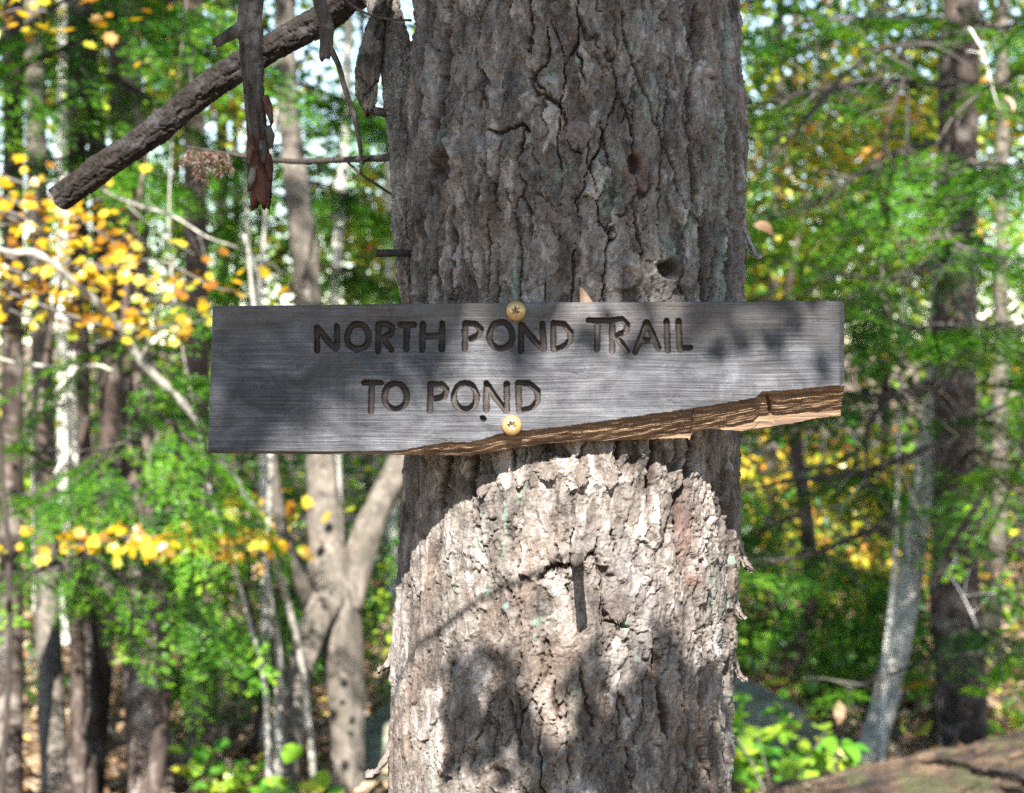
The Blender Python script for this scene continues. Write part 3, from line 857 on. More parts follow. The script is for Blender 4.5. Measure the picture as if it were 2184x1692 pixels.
# grain relief, saw marks, soft weathering
gw = PY + 5 * noise(PX * .004, PY * .02, 21) + 0.004 * (PX - 1092)
grain = noise(PX * .0045, gw * .42, 22) * .75 + noise(PX * .012, gw * .85, 23) * .35
chk = np.exp(-(np.abs(noise(PX * .0035, gw * .12, 26)) / .010) ** 2) * sstep(.18, .4, noise(PX * .010, gw * .05, 27))
dpt += -0.00038 * grain * (1 - .5 * car) + 0.0009 * chk + 0.0004 * fbm(PX * .01, PY * .02, 24, 3)
# rounded arrises
dpt += 0.0016 * np.exp(-((PY - top[None, :]) / 2.2) ** 1.2)
dpt += 0.006 * sstep(1789, 1803, PX) + 0.0018 * np.exp(-(PX - left_x(PY)) / 2.0)
# split along the bottom
below = PY - fr_[None, :]
span = np.maximum(lo_ - fr_, 1.5)[None, :]
brk = sstep(-0.6, 0.8, below)
sf = np.clip(below / span, 0, 1)
thin = np.where(XX < 860, 0.25, 1.0)[None, :]
fibre = noise(PX * .004, below * .40 + PX * .012, 31) + .7 * noise(PX * .009, below * .9 + PX * .02, 32) + 1.1 * noise(PX * .03, below * .12, 33)
face = np.minimum(span * kk * (0.35 + 0.75 * sf ** .8) * sf ** 0.45, TH_B * .93)
dpt = dpt * (1 - brk) + brk * np.clip(face + 0.0010 * fibre * np.clip(span / 20, 0, 1) + 0.0008, 0.0003, TH_B * .95)
crack = np.exp(-((PX - (1640 + (PY - 850) * .35) + 3 * noise(PY * .1, PY * 0, 9)) / 3.2) ** 2) * sstep(836, 846, PY) * sstep(905, 885, PY)
dpt += 0.006 * crack
dpt = np.clip(dpt, -0.001, TH_B * .97)
Vf = np.stack([bx, dpt, bz], -1)
Vb = Vf[::6, ::10].copy()
zi = list(range(0, nzr, 6)); xi = list(range(0, nx, 10))
# border loop runs to the back plane
ii = np.arange(nx * nzr).reshape(nzr, nx)
F = [np.stack([ii[:-1, :-1], ii[1:, :-1], ii[1:, 1:], ii[:-1, 1:]], -1).reshape(-1, 4)]
loop = np.concatenate([ii[0, :], ii[1:, -1], ii[-1, -2::-1], ii[-2:0:-1, 0]])
base = nx * nzr
Lv = Vf.reshape(-1, 3)[loop].copy(); Lv[:, 1] = TH_B
nl_ = len(loop)
j_ = np.arange(nl_)
F.append(np.stack([loop, loop[(j_ + 1) % nl_], base + (j_ + 1) % nl_, base + j_], -1))
cen = Lv.mean(0)
Vall = np.concatenate([Vf.reshape(-1, 3), Lv, cen[None]])
F.append(np.stack([base + j_, base + (j_ + 1) % nl_, np.full(nl_, base + nl_)], -1))
pad = np.zeros(nl_ + 1)
botmask = np.concatenate([np.where(np.isin(loop, ii[-1, :]) & (Lv[:, 0] > P(960, 0, D0)[0]), 1.0, 0.0), [0]])
me = mesh_np('board', Vall, F, {'carve': np.concatenate([car.ravel(), pad]), 'grain': np.concatenate([(.5 + .55 * grain - .5 * chk).ravel(), pad + .4]), 'brk': np.concatenate([(brk * np.clip((span - 3) / 8, 0, 1)).ravel(), botmask])})

m, N, L, out = new_mat('weathered_board')
car_a = nd(N, 'ShaderNodeAttribute', attribute_name='carve').outputs['Fac']
gr_a = nd(N, 'ShaderNodeAttribute', attribute_name='grain').outputs['Fac']
brk_a = nd(N, 'ShaderNodeAttribute', attribute_name='brk').outputs['Fac']
vg = coords(N, L, (0.35, 1.0, 9.0), rot=(0, math.radians(-0.6), 0))
g1 = tex_noise(N, L, vg, 38, 7, 0.68, 0.5)
g2 = tex_noise(N, L, coords(N, L, (1, 1, 16.0)), 60, 5, 0.7, 0.2)
g3 = tex_noise(N, L, coords(N, L), 900, 3, 0.7)
g4 = tex_noise(N, L, coords(N, L, (1, 1, 2.2)), 9, 5, 0.6, 0.5)
r = ramp(N, [(0.39, (.0075, .0074, .0080)), (0.47, (.025, .025, .0275)), (0.55, (.056, .057, .0625)), (0.65, (.125, .127, .136))])
g5 = tex_noise(N, L, coords(N, L, (1, 1, 1.6)), 22, 6, 0.65, 0.8)
L.new(math_n(N, L, 'ADD', math_n(N, L, 'MULTIPLY', gr_a, 0.20), math_n(N, L, 'ADD', math_n(N, L, 'ADD', math_n(N, L, 'MULTIPLY', g1, 0.12), math_n(N, L, 'MULTIPLY', g5, 0.46)), math_n(N, L, 'MULTIPLY', g3, 0.22))), r.inputs['Fac'])
c = r.outputs['Color']
rt = ramp(N, [(0.54, (0, 0, 0)), (0.70, (1, 1, 1))]); L.new(g4, rt.inputs['Fac'])
sepx = N.new('ShaderNodeSeparateXYZ'); L.new(coords(N, L), sepx.inputs[0])
hi = nd(N, 'ShaderNodeMapRange'); L.new(sepx.outputs['Z'], hi.inputs[0])
hi.inputs[1].default_value, hi.inputs[2].default_value = 1.535, 1.575
tan_f = math_n(N, L, 'MULTIPLY', math_n(N, L, 'ADD', math_n(N, L, 'MULTIPLY', rt.outputs['Color'], 0.42), math_n(N, L, 'MULTIPLY', hi.outputs[0], 0.5)), math_n(N, L, 'MULTIPLY', g1, 1.4), True)
c = mixc(N, L, tan_f, c, (.070, .054, .040))
rk = ramp(N, [(0.34, (1, 1, 1)), (0.47, (0, 0, 0))]); L.new(g4, rk.inputs['Fac'])
c = mixc(N, L, math_n(N, L, 'MULTIPLY', rk.outputs['Color'], 0.55), c, (.016, .0155, .0175))
gv = tex_noise(N, L, coords(N, L, (7.0, 1, .7)), 9, 5, 0.6, 0.3)
rv_ = ramp(N, [(0.52, (0, 0, 0)), (0.68, (1, 1, 1))]); L.new(gv, rv_.inputs['Fac'])
c = mixc(N, L, math_n(N, L, 'MULTIPLY', rv_.outputs['Color'], 0.5), c, (.020, .019, .021))
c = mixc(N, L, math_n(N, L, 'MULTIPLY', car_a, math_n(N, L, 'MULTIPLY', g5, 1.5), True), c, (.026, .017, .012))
gb = tex_noise(N, L, coords(N, L, (.09, 1, 2.2), rot=(0, math.radians(-6), 0)), 120, 7, 0.75, 0.4)
rb = ramp(N, [(0.34, (.030, .016, .009)), (0.5, (.100, .058, .030)), (0.66, (.24, .155, .085))]); L.new(gb, rb.inputs['Fac'])
c = mixc(N, L, math_n(N, L, 'MULTIPLY', brk_a, math_n(N, L, 'ADD', math_n(N, L, 'MULTIPLY', g5, .9), .45), True), c, rb.outputs['Color'])
p = nd(N, 'ShaderNodeBsdfPrincipled', Roughness=0.7)
p.inputs['Specular IOR Level'].default_value = 0.35
L.new(c, p.inputs['Base Color'])
b = nd(N, 'ShaderNodeBump', Strength=0.5, Distance=0.0008)
L.new(math_n(N, L, 'ADD', math_n(N, L, 'ADD', g1, g2), math_n(N, L, 'MULTIPLY', g3, 0.5)), b.inputs['Height'])
L.new(b.outputs[0], p.inputs['Normal'])
L.new(p.outputs[0], out.inputs['Surface'])
sign = thing('trail_sign', 'weathered grey wooden board carved NORTH POND TRAIL TO POND, split lower edge', 'sign', (0, 0, 0))
obj('board', me, m, sign)

# two round-headed star-drive screws
m, N, L, out = new_mat('tan_coated_steel')
p = nd(N, 'ShaderNodeBsdfPrincipled', Roughness=0.32, Metallic=0.5)
nq = tex_noise(N, L, coords(N, L), 700, 4, 0.7)
rq = ramp(N, [(0.3, (.25, .155, .060)), (0.55, (.36, .235, .10)), (0.75, (.46, .33, .18))]); L.new(nq, rq.inputs['Fac'])
L.new(rq.outputs['Color'], p.inputs['Base Color'])
b = nd(N, 'ShaderNodeBump', Strength=0.25, Distance=0.0004); L.new(nq, b.inputs['Height']); L.new(b.outputs[0], p.inputs['Normal'])
L.new(p.outputs[0], out.inputs['Surface'])
M['screw'] = m
m, N, L, out = new_mat('worn_socket')
p = nd(N, 'ShaderNodeBsdfPrincipled', Roughness=0.3, Metallic=0.8)
nq = tex_noise(N, L, coords(N, L), 500, 3, 0.6)
rq = ramp(N, [(0.42, (.10, .045, .012)), (0.62, (.45, .36, .22))]); L.new(nq, rq.inputs['Fac']); L.new(rq.outputs['Color'], p.inputs['Base Color'])
L.new(p.outputs[0], out.inputs['Surface'])
M['socket'] = m
for px, py, rot in ((1100.5, 664, .35), (1091.5, 907, .1)):
    c0 = P(px, py, D0)
    ns = 96
    a = np.linspace(0, 2 * math.pi, ns, endpoint=False)
    rs = 0.0034 * (1 + 0.22 * np.cos(6 * (a + rot)))                 # six-lobed socket mouth
    prof = [(0.0088, 0.0), (0.0089, -.0012), (0.0086, -.0022), (0.0078, -.0034), (0.0066, -.0044), (0.0052, -.0051), (0.0042, -.0054)]
    V = [np.stack([r_ * np.cos(a), np.full(ns, y_), r_ * np.sin(a)], -1) for r_, y_ in prof]
    V.append(np.stack([rs * np.cos(a), np.full(ns, -.0055), rs * np.sin(a)], -1))
    k = len(V)
    jj = np.arange(k * ns).reshape(k, ns)
    f = np.stack([jj[:-1], np.roll(jj[:-1], -1, 1), np.roll(jj[1:], -1, 1), jj[1:]], -1).reshape(-1, 4)
    sc_ = obj('screw', mesh_np('screw', np.concatenate(V), [f[:, ::-1]]), M['screw'], sign, tuple(c0))
    V = [np.stack([rs * np.cos(a), np.full(ns, -.0055), rs * np.sin(a)], -1), np.stack([rs * .93 * np.cos(a), np.full(ns, -.0026), rs * .93 * np.sin(a)], -1), np.array([[0, -.0016, 0]])]
    jj = np.arange(2 * ns).reshape(2, ns)
    f = np.stack([jj[:-1], np.roll(jj[:-1], -1, 1), np.roll(jj[1:], -1, 1), jj[1:]], -1).reshape(-1, 4)
    f3 = np.stack([jj[1], np.roll(jj[1], -1), np.full(ns, 2 * ns)], -1)
    obj('socket', mesh_np('socket', np.concatenate(V), [f[:, ::-1], f3[:, ::-1]], smooth=False), M['socket'], sc_)

# dry leaf caught behind the board's top edge
V = np.array([P(1236, 650, 1.726), P(1237, 612, 1.722), P(1243, 615, 1.720), P(1256, 632, 1.721), P(1268, 650, 1.726), P(1250, 650, 1.719)])
o = obj('dry_leaf', mesh_np('dry_leaf', V, [np.array([[5, 0, 1], [5, 1, 2], [5, 2, 3], [5, 3, 4]])], {'rnd': np.full(6, .4)}), M['tan_leaf'])
tag(o, 'small pinkish dry leaf caught behind the top edge of the board', 'leaf')

# ------------------------------------------------------------------ foliage sprays shared by the evergreens
def spray_mesh(seed, dead=False):
    r_ = np.random.default_rng(seed)
    pos, dr, nrm, tone = [], [], [], []
    tubes = Tubes()
    Lg = 0.5
    ax_ = lambda t: np.array([t * Lg, 0.02 * math.sin(t * 5 + seed), -0.10 * t * t])
    tubes.add([ax_(0), ax_(.33), ax_(.66), ax_(1)], [.0035, .0026, .0018, .0008], 8, 4, capend=False)
    for i in range(22):
        t = 0.08 + 0.9 * i / 21
        sgn = 1 if i % 2 else -1
        ln = 0.20 * (1 - 0.72 * t) * r_.uniform(.7, 1.25)
        an = sgn * math.radians(r_.uniform(42, 62))
        dv = np.array([math.cos(an), math.sin(an), r_.normal(0, .10)])
        b0 = ax_(t)
        e0 = b0 + dv * ln + np.array([0, 0, -.25 * ln * ln / .2])
        tubes.add([b0, (b0 + e0) / 2 + np.array([0, 0, .006]), e0], [.0014, .0010, .0005], 4, 3, capend=False)
        m_ = max(2, int(ln / 0.024))
        tn2 = r_.uniform()
        for j in range(m_):
            f = (j + .7) / m_
            s2 = 1 if j % 2 else -1
            l2 = 0.058 * (1 - .55 * f) * r_.uniform(.6, 1.2)
            a2 = an + s2 * math.radians(r_.uniform(38, 58))
            d2 = np.array([math.cos(a2), math.sin(a2), r_.normal(-.12, .12)])
            p2 = b0 + (e0 - b0) * f
            tn3 = r_.uniform()
            nn_ = max(4, int(l2 / .0048))
            for q_ in range(nn_):
                g_ = (q_ + .5) / nn_
                for s3 in (1, -1):
                    a3 = a2 + s3 * math.radians(58)
                    pos.append(p2 + d2 * l2 * g_); dr.append([math.cos(a3), math.sin(a3), 0.0]); nrm.append([0, 0, 1.0]); tone.append(.45 * tn2 + .5 * tn3)
    pos, dr = np.array(pos), np.array(dr)
    v_, f_, rv = leaves(pos, .0165, tilt=0.22, shape=(LEAF_LONG[0] * np.array([1.0, 1, 1]), LEAF_LONG[1]), dirs=dr, seed=seed, sizevar=.25, rnd=np.clip(np.array(tone) + r_.normal(.03, .08, len(pos)), 0, 1))
    return mesh_np('foliage', v_, [f_], {'rnd': rv}, smooth=False), tubes.mesh('spray_twig')


SPRAY = [spray_mesh(200 + i) for i in range(3)]
for a, b2 in SPRAY:
    a.materials.append(M['needle']); b2.materials.append(M['twig_dark'])


def put_spray(parent, at, direction, size, roll=0.0, k=None, bare=False):
    k = random.randrange(3) if k is None else k
    d = Vector(direction).normalized()
    z = Vector((0, 0, 1)) - d * d.z
    if z.length < 1e-3:
        z = Vector((0, 1, 0))
    z.normalize()
    y = z.cross(d)
    mt = Matrix((d, y, z)).transposed().to_4x4()
    mt = Matrix.Translation(Vector(at)) @ mt @ Matrix.Rotation(roll, 4, 'X') @ Matrix.Scale(size, 4)
    if not bare:
        o1 = bpy.data.objects.new('foliage', SPRAY[k][0]); COL.objects.link(o1); o1.parent = parent; o1.matrix_local = mt
    return mt


def bough(parent, pts, r0, nspray=5, size=1.0, twmat='twig_dark', nm='branch', twigs=8, spread=1.0, seed=0, start=0.25, sag=0.25):
    """a branch with side twigs and, if wanted, needle sprays"""
    rr_ = random.Random(seed)
    T, T2 = Tubes(), Tubes()
    pts = [np.asarray(p_, float) for p_ in pts]
    c, r_ = T.add(pts, np.linspace(r0, r0 * .25, len(pts)), 40, 7, .16, seed)
    n_ = len(c)
    spots = []
    for i in range(twigs):
        k = int(n_ * (start + (1 - start) * (i + rr_.random()) / max(twigs, 1)))
        k = min(k, n_ - 2)
        tg_ = c[k + 1] - c[k]; tg_ = tg_ / np.linalg.norm(tg_)
        sd_ = np.cross(tg_, [0, 0, 1]); sd_ = sd_ / (np.linalg.norm(sd_) + 1e-9)
        dv = tg_ * rr_.uniform(.3, 1.0) + sd_ * rr_.choice((-1, 1)) * rr_.uniform(.3, 1.0) + np.array([0, 0, rr_.uniform(-.7, .35)])
        dv /= np.linalg.norm(dv)
        ln = rr_.uniform(.18, .55) * size
        e = c[k] + dv * ln + np.array([rr_.gauss(0, .03), 0, -sag * ln * rr_.random()])
        mid = (c[k] + e) / 2 + np.array([rr_.gauss(0, .02), rr_.gauss(0, .02), rr_.gauss(0.01, .02)])
        (T2 if i % 2 else T).add([c[k], mid, e], [max(r_[k] * .38, .0022), max(r_[k] * .26, .0017), .0009], 10, 5, .1, seed + i)
        if rr_.random() < .8:
            e2 = mid + np.array([rr_.uniform(-1, 1), rr_.uniform(-1, 1), rr_.uniform(-.8, .4)]) * ln * .45
            (T2 if i % 2 else T).add([mid, (mid + e2) / 2 + .01, e2], [.0016, .0012, .0007], 7, 4)
        spots.append((mid, dv))
    o1 = T.build(nm, M[twmat], parent)
    if T2.n:
        T2.build('twigs', M['twig'], o1)['kind'] = 'stuff'
    for i in range(nspray):
        f = start + (1.02 - start) * (i + .5) / nspray
        k = min(int(n_ * f), n_ - 2)
        tg_ = c[k + 1] - c[k]; tg_ = tg_ / np.linalg.norm(tg_)
        sd_ = np.cross(tg_, [0, 0, 1]) * (1 if i % 2 else -1)
        dv = tg_ + sd_ * rr_.uniform(.2, .9) * spread + np.array([0, 0, rr_.uniform(-.35, .05)])
        put_spray(o1, c[k], dv, size * rr_.uniform(.75, 1.3), rr_.gauss(0, .25))
    if nspray:
        put_spray(o1, c[-3], c[-2] - c[-4], size * 1.1, rr_.gauss(0, .2))
    return o1


def to_ground(p_, lean=(0, 0)):
    return np.array([p_[0] + lean[0], p_[1] + lean[1], float(tz(p_[0] + lean[0], p_[1] + lean[1])) - 0.12])


def crown_leaves(parent, centre, spread, n_, size, mat, seed, clumps=14, tilt=.6, shape=LEAF_OVAL, name='crown', clump_r=.28):
    r_ = np.random.default_rng(seed)
    cc = np.asarray(centre) + r_.normal(size=(clumps, 3)) * np.asarray(spread) * .55
    wch = r_.integers(0, clumps, n_)
    pos = cc[wch] + r_.normal(size=(n_, 3)) * np.asarray(spread) * clump_r * np.array([1, 1, .55])
    return leaf_obj(name, M[mat], parent, pos, size, tilt=tilt, shape=shape, seed=seed, rnd=np.clip(r_.uniform(size=n_) * .7 + r_.uniform(size=clumps)[wch] * .4 - .05, 0, 1))


def trunk_tree(name, label, cat, pts, wpx, mat, top=9.0, group=None, sides=20, rough=.07, seed=1, crown=None, extra=None, snag=False):
    """pts: [(px, py, d)...] from high to low, wpx: widths in picture pixels"""
    w3 = [P(*p_) for p_ in pts]
    rad = [wp * K * p_[2] / 2 for wp, p_ in zip(wpx, pts)]
    low_ = to_ground(w3[-1], ((w3[-1] - w3[-2])[:2] * 0.15))
    if w3[-1][2] > low_[2] + .05:
        w3.append(low_); rad.append(rad[-1] * 1.18)
    else:
        w3[-1][2] = min(w3[-1][2], low_[2])
    if not snag:
        d_ = w3[0] - w3[1]; d_ = d_ / np.linalg.norm(d_)
        h = top - w3[0][2]
        w3 = [w3[0] + d_ * h * 1.0 * np.array([.5, .5, 1]) + np.array([0.1, .1, 0]), w3[0] + d_ * h * .45 * np.array([.8, .8, 1])] + w3
        rad = [rad[0] * .2, rad[0] * .7] + rad
    base_ = w3[-1]
    t = thing(name, label, cat, tuple(base_), group)
    T = Tubes()
    T.add([p_ - base_ for p_ in w3][::-1], rad[::-1], 110, sides, rough, seed, ragged=.05 if snag else 0)
    for pts2, w2 in (extra or []):
        T.add([P(*p_) - base_ for p_ in pts2], [wp * K * p_[2] / 2 for wp, p_ in zip(w2, pts2)], 60, max(8, sides // 2 + 2), rough, seed + 7)
    T.build('trunk', M[mat], t)
    if crown:
        crown_leaves(t, (w3[0] - base_) * np.array([1, 1, .82]), crown.get('spread', (1.6, 1.6, 1.8)), crown.get('n', 2600), crown.get('size', .11), crown.get('mat', 'far'), seed + 50)
    t['_base'] = [float(x) for x in base_]
    return t


def base_of(t):
    return np.array(t['_base'])


# ------------------------------------------------------------------ trees one can tell apart
# right: dark evergreen with many dead boughs, pale leaning stem, white sapling
ev = trunk_tree('hemlock_tree', 'dark shaggy evergreen trunk with drooping green boughs behind the log', 'tree', [(2050, -60, 8.4), (2040, 400, 8.4), (2035, 900, 8.4), (2040, 1250, 8.4), (2052, 1585, 8.4)], [78, 86, 92, 98, 118], 'bark_dark', top=9, seed=5, rough=.16, crown=dict(n=1800, mat='green'))
B0 = base_of(ev)


def pb(*pts):
    return [P(*p_) - B0 for p_ in pts]


BL = [  # (points, radius, sprays, size, material, twigs)
    (pb((2035, 185, 8.3), (1873, 173, 7.3), (1741, 194, 6.4), (1592, 232, 5.6)), .016, 7, .75, 'twig_dark', 14),
    (pb((2035, 45, 8.3), (1977, 38, 7.9), (1860, 40, 7.2), (1740, 44, 6.8), (1620, 70, 6.5)), .014, 9, .85, 'twig', 10),
    (pb((2040, 120, 8.3), (1936, 97, 7.0), (1930, 160, 6.6), (1901, 243, 6.3), (1877, 354, 6.1), (1872, 390, 6.1)), .010, 0, .6, 'twig_dark', 12),
    (pb((2040, 80, 8.3), (1870, 110, 6.2), (1728, 243, 5.2), (1664, 318, 5.0), (1608, 370, 4.9)), .008, 1, .6, 'twig_dark', 14),
    (pb((2035, 300, 8.3), (1900, 330, 7.2), (1760, 420, 6.6), (1640, 470, 6.2)), .012, 9, .8, 'twig_dark', 14),
    (pb((2035, 520, 8.3), (1960, 564, 7.6), (1850, 622, 7.0), (1730, 650, 6.6), (1610, 640, 6.3)), .014, 7, .8, 'twig', 16),
    (pb((2035, 560, 8.3), (1900, 590, 7.0), (1787, 582, 6.4), (1690, 555, 6.1), (1600, 545, 5.8)), .008, 4, .6, 'twig', 16),
    (pb((2035, 827, 8.2), (1918, 841, 7.6), (1804, 856, 7.1), (1700, 880, 6.8), (1600, 910, 6.5)), .026, 4, .8, 'twig_dark', 12),
    (pb((2035, 800, 8.2), (1918, 838, 6.9), (1852, 907, 6.4), (1849, 984, 6.2), (1846, 1050, 6.1)), .012, 0, .7, 'twig_dark', 12),
    (pb((2035, 935, 8.2), (1995, 949, 7.9), (1839, 1008, 7.0), (1690, 1025, 6.5), (1584, 1050, 6.2)), .017, 4, .75, 'twig_dark', 16),
    (pb((2035, 1078, 8.2), (1987, 1089, 7.9), (1828, 1144, 7.0), (1736, 1181, 6.6), (1588, 1212, 6.2)), .016, 3, .7, 'twig_dark', 16),
    (pb((2035, 1385, 8.2), (1987, 1399, 7.6), (1900, 1440, 7.0), (1802, 1473, 6.6)), .008, 1, .5, 'twig_dark', 10),
    (pb((2040, 640, 8.2), (2090, 700, 7.4), (2140, 690, 6.9), (2230, 720, 6.5)), .014, 9, .85, 'twig', 12),
    (pb((2040, 330, 8.2), (2080, 350, 7.3), (2140, 370, 6.9), (2240, 420, 6.6)), .014, 10, .9, 'twig', 12),
    (pb((2040, 480, 8.2), (2020, 500, 7.0), (2060, 530, 6.4), (2180, 560, 6.2)), .012, 9, .8, 'twig', 12),
    (pb((2045, 170, 8.2), (2100, 190, 7.2), (2190, 150, 6.8)), .014, 5, .8, 'twig_dark', 12),
    (pb((2045, 20, 8.2), (2120, 60, 7.2), (2210, 30, 6.8)), .014, 6, .8, 'twig_dark', 14),
    (pb((2045, 900, 8.2), (2110, 880, 7.2), (2220, 820, 6.8)), .012, 4, .8, 'twig', 12),
    (pb((2045, 1000, 8.2), (2080, 960, 7.0), (2150, 1040, 6.6), (2220, 1060, 6.6)), .010, 2, .8, 'twig_dark', 14),
    (pb((2045, 1180, 8.2), (2100, 1150, 7.2), (2170, 1000, 6.6), (2190, 900, 6.5)), .009, 2, .7, 'twig_dark', 12),
    (pb((2040, 760, 8.2), (1950, 700, 7.4), (1840, 690, 7.0), (1760, 720, 6.8)), .012, 10, .85, 'twig_dark', 12),
    (pb((2040, 430, 8.2), (1980, 420, 7.6), (1900, 440, 7.2), (1800, 520, 7.0)), .012, 8, .8, 'twig_dark', 12),
    (pb((2045, 1330, 8.2), (2120, 1350, 7.4), (2210, 1420, 7.0)), .010, 4, .7, 'twig_dark', 10),
]
for i, (pt, r_, ns, sz, tm, tn) in enumerate(BL):
    bough(ev, pt, r_, ns, sz, tm, 'branch', int(tn * 1.9), seed=300 + i, start=.22)
# pale bare twigs on it
T = Tubes()
T.add([P(2035, 100, 8.3) - B0, P(2055, 70, 7.2) - B0, P(2069, 62, 6.6) - B0, P(2085, 90, 6.6) - B0, P(2099, 114, 6.6) - B0, P(2112, 170, 6.6) - B0, P(2130, 234, 6.6) - B0], [.006, .005, .0035, .003, .003, .0025, .0015], 30, 6, .1, 5)
T.add([P(2099, 114, 6.6) - B0, P(2060, 108, 6.6) - B0], [.002, .001], 6, 5)
T.build('twig', M['twig_pale'], ev)
T = Tubes()
T.add([P(2040, 1180, 8.3) - B0, P(2035, 1200, 7.2) - B0, P(2024, 1222, 6.6) - B0, P(2040, 1250, 6.6) - B0, P(2057, 1274, 6.6) - B0, P(2072, 1310, 6.6) - B0, P(2085, 1340, 6.6) - B0], [.006, .005, .004, .004, .0035, .003, .0015], 30, 6, .1, 6)
for pts2, r_ in (([(2057, 1272), (2060, 1240), (2068, 1214)], .0028), ([(2057, 1272), (2090, 1267), (2124, 1266)], .0022), ([(2072, 1310), (2095, 1288), (2110, 1270)], .002)):
    T.add([P(x, y, 6.6) - B0 for x, y in pts2], [r_, r_ * .8, r_ * .4], 10, 5, .1, 5)
T.build('twig', M['twig_pale'], ev)
trunk_tree('leaning_tree', 'pale smooth trunk leaning beside the dark evergreen, its foot behind the log', 'tree', [(2010, 560, 8.9), (1992, 850, 8.8), (1962, 1067, 8.7), (1938, 1255, 8.5), (1916, 1370, 8.3), (1886, 1505, 8.1), (1852, 1618, 7.9)], [44, 46, 48, 54, 58, 56, 60], 'bark_mid', top=8, seed=8, rough=.05, crown=dict(n=1500))
trunk_tree('sapling', 'thin white bare stem just beside the pale leaning trunk', 'sapling', [(1925, 700, 7.9), (1915, 1000, 7.9), (1910, 1170, 7.9), (1902, 1275, 7.9), (1885, 1450, 7.8)], [8, 10, 11, 12, 13], 'bark_pale', top=4, seed=9, sides=8)
trunk_tree('tree', 'far grey trunk glimpsed between the board and the dark evergreen', 'tree', [(1650, 700, 14), (1640, 1100, 14), (1610, 1300, 14)], [26, 28, 32], 'bark_grey', top=9, seed=10, crown=dict(n=1500))
trunk_tree('tree', 'grey trunk at the far right edge behind the green boughs', 'tree', [(2135, 700, 11), (2130, 1100, 11), (2110, 1420, 11)], [30, 34, 40], 'bark_grey', top=9, seed=11, crown=dict(n=1500))

# left: forked grey tree with two feet
fk = trunk_tree('forked_tree', 'grey forked tree with two splayed feet left of the big trunk', 'tree',
                [(606, -30, 8.4), (616, 250, 8.3), (643, 470, 8.1), (655, 640, 8.0), (684, 960, 7.8), (700, 1160, 7.6), (712, 1290, 7.5), (735, 1440, 7.45), (742, 1560, 7.4), (744, 1700, 7.4)], [40, 44, 54, 56, 60, 74, 100, 76, 70, 78], 'bark_grey', top=9, seed=13, sides=36, rough=.19,
                extra=[([(745, 1300, 7.5), (770, 1180, 7.55), (808, 1080, 7.6), (850, 1000, 7.7), (900, 880, 7.9), (930, 700, 8.0)], [58, 62, 58, 52, 46, 40]), ([(665, 1295, 7.5), (640, 1240, 7.4), (606, 1150, 7.3), (590, 1060, 7.3), (575, 900, 7.2)], [40, 36, 30, 24, 18]), ([(705, 1270, 7.45), (665, 1350, 7.35), (640, 1440, 7.3), (622, 1560, 7.2), (610, 1690, 7.2)], [74, 62, 54, 48, 54])], crown=dict(n=2200))
trunk_tree('sapling', 'thin pale stem standing close left of the forked tree', 'sapling', [(560, 820, 7.0), (578, 1000, 7.0), (566, 1180, 7.0), (578, 1300, 7.0), (594, 1420, 7.0), (592, 1690, 6.9)], [10, 13, 14, 17, 20, 22], 'bark_mid', top=3.2, seed=14, sides=10)
trunk_tree('sapling', 'crooked whip-thin pale stem winding between yellow sprig and forked tree', 'sapling', [(440, 1000, 6.6), (462, 1110, 6.6), (508, 1240, 6.6), (534, 1340, 6.6), (560, 1430, 6.6), (572, 1600, 6.6)], [6, 9, 11, 11, 12, 13], 'bark_mid', top=3, seed=15, sides=8)
trunk_tree('tree', 'slim pale grey trunk right of the forked tree above the board', 'tree', [(738, 200, 11), (728, 420, 11), (714, 640, 11), (716, 1000, 11), (715, 1250, 11)], [20, 22, 24, 26, 30], 'bark_pale', top=9, seed=16, crown=dict(n=1800))
trunk_tree('tree', 'faint thin pale trunk close to the big trunk above its peg', 'tree', [(826, 250, 14), (830, 600, 14), (836, 1100, 14)], [16, 18, 22], 'bark_pale', top=9, seed=17, crown=dict(n=1500))
trunk_tree('sapling', 'forked white sapling rising just behind the board, left of the pale trunk', 'sapling', [(562, 520, 8.6), (556, 580, 8.6), (553, 660, 8.6), (560, 900, 8.6), (565, 1300, 8.6)], [8, 12, 15, 16, 18], 'bark_pale', top=3.2, seed=18, sides=8, extra=[([(553, 590, 8.6), (536, 550, 8.6), (520, 500, 8.6)], [10, 8, 6])])
snag = trunk_tree('dead_snag', 'broken dead stem, its top painted sunlit white, with bare side stubs at the left', 'tree', [(154, 930, 6.6), (156, 990, 6.6), (160, 1130, 6.6), (166, 1400, 6.6), (170, 1690, 6.6)], [20, 22, 24, 27, 32], 'bark_dark', snag=True, seed=19, sides=12)
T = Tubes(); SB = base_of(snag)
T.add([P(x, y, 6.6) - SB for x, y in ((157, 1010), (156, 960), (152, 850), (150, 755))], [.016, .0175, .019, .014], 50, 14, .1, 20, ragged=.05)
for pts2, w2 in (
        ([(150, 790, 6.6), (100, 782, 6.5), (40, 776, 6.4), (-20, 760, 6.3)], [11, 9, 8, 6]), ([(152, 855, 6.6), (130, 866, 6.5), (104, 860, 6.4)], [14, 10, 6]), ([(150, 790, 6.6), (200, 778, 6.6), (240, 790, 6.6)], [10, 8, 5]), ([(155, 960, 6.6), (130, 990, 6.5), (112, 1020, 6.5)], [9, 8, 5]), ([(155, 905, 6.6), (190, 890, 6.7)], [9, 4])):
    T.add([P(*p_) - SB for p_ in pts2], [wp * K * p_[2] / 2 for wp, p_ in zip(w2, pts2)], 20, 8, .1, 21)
T.build('sunlit_top', M['bark_pale'], snag)  # sunlight on the upper stem is painted in as paler bark
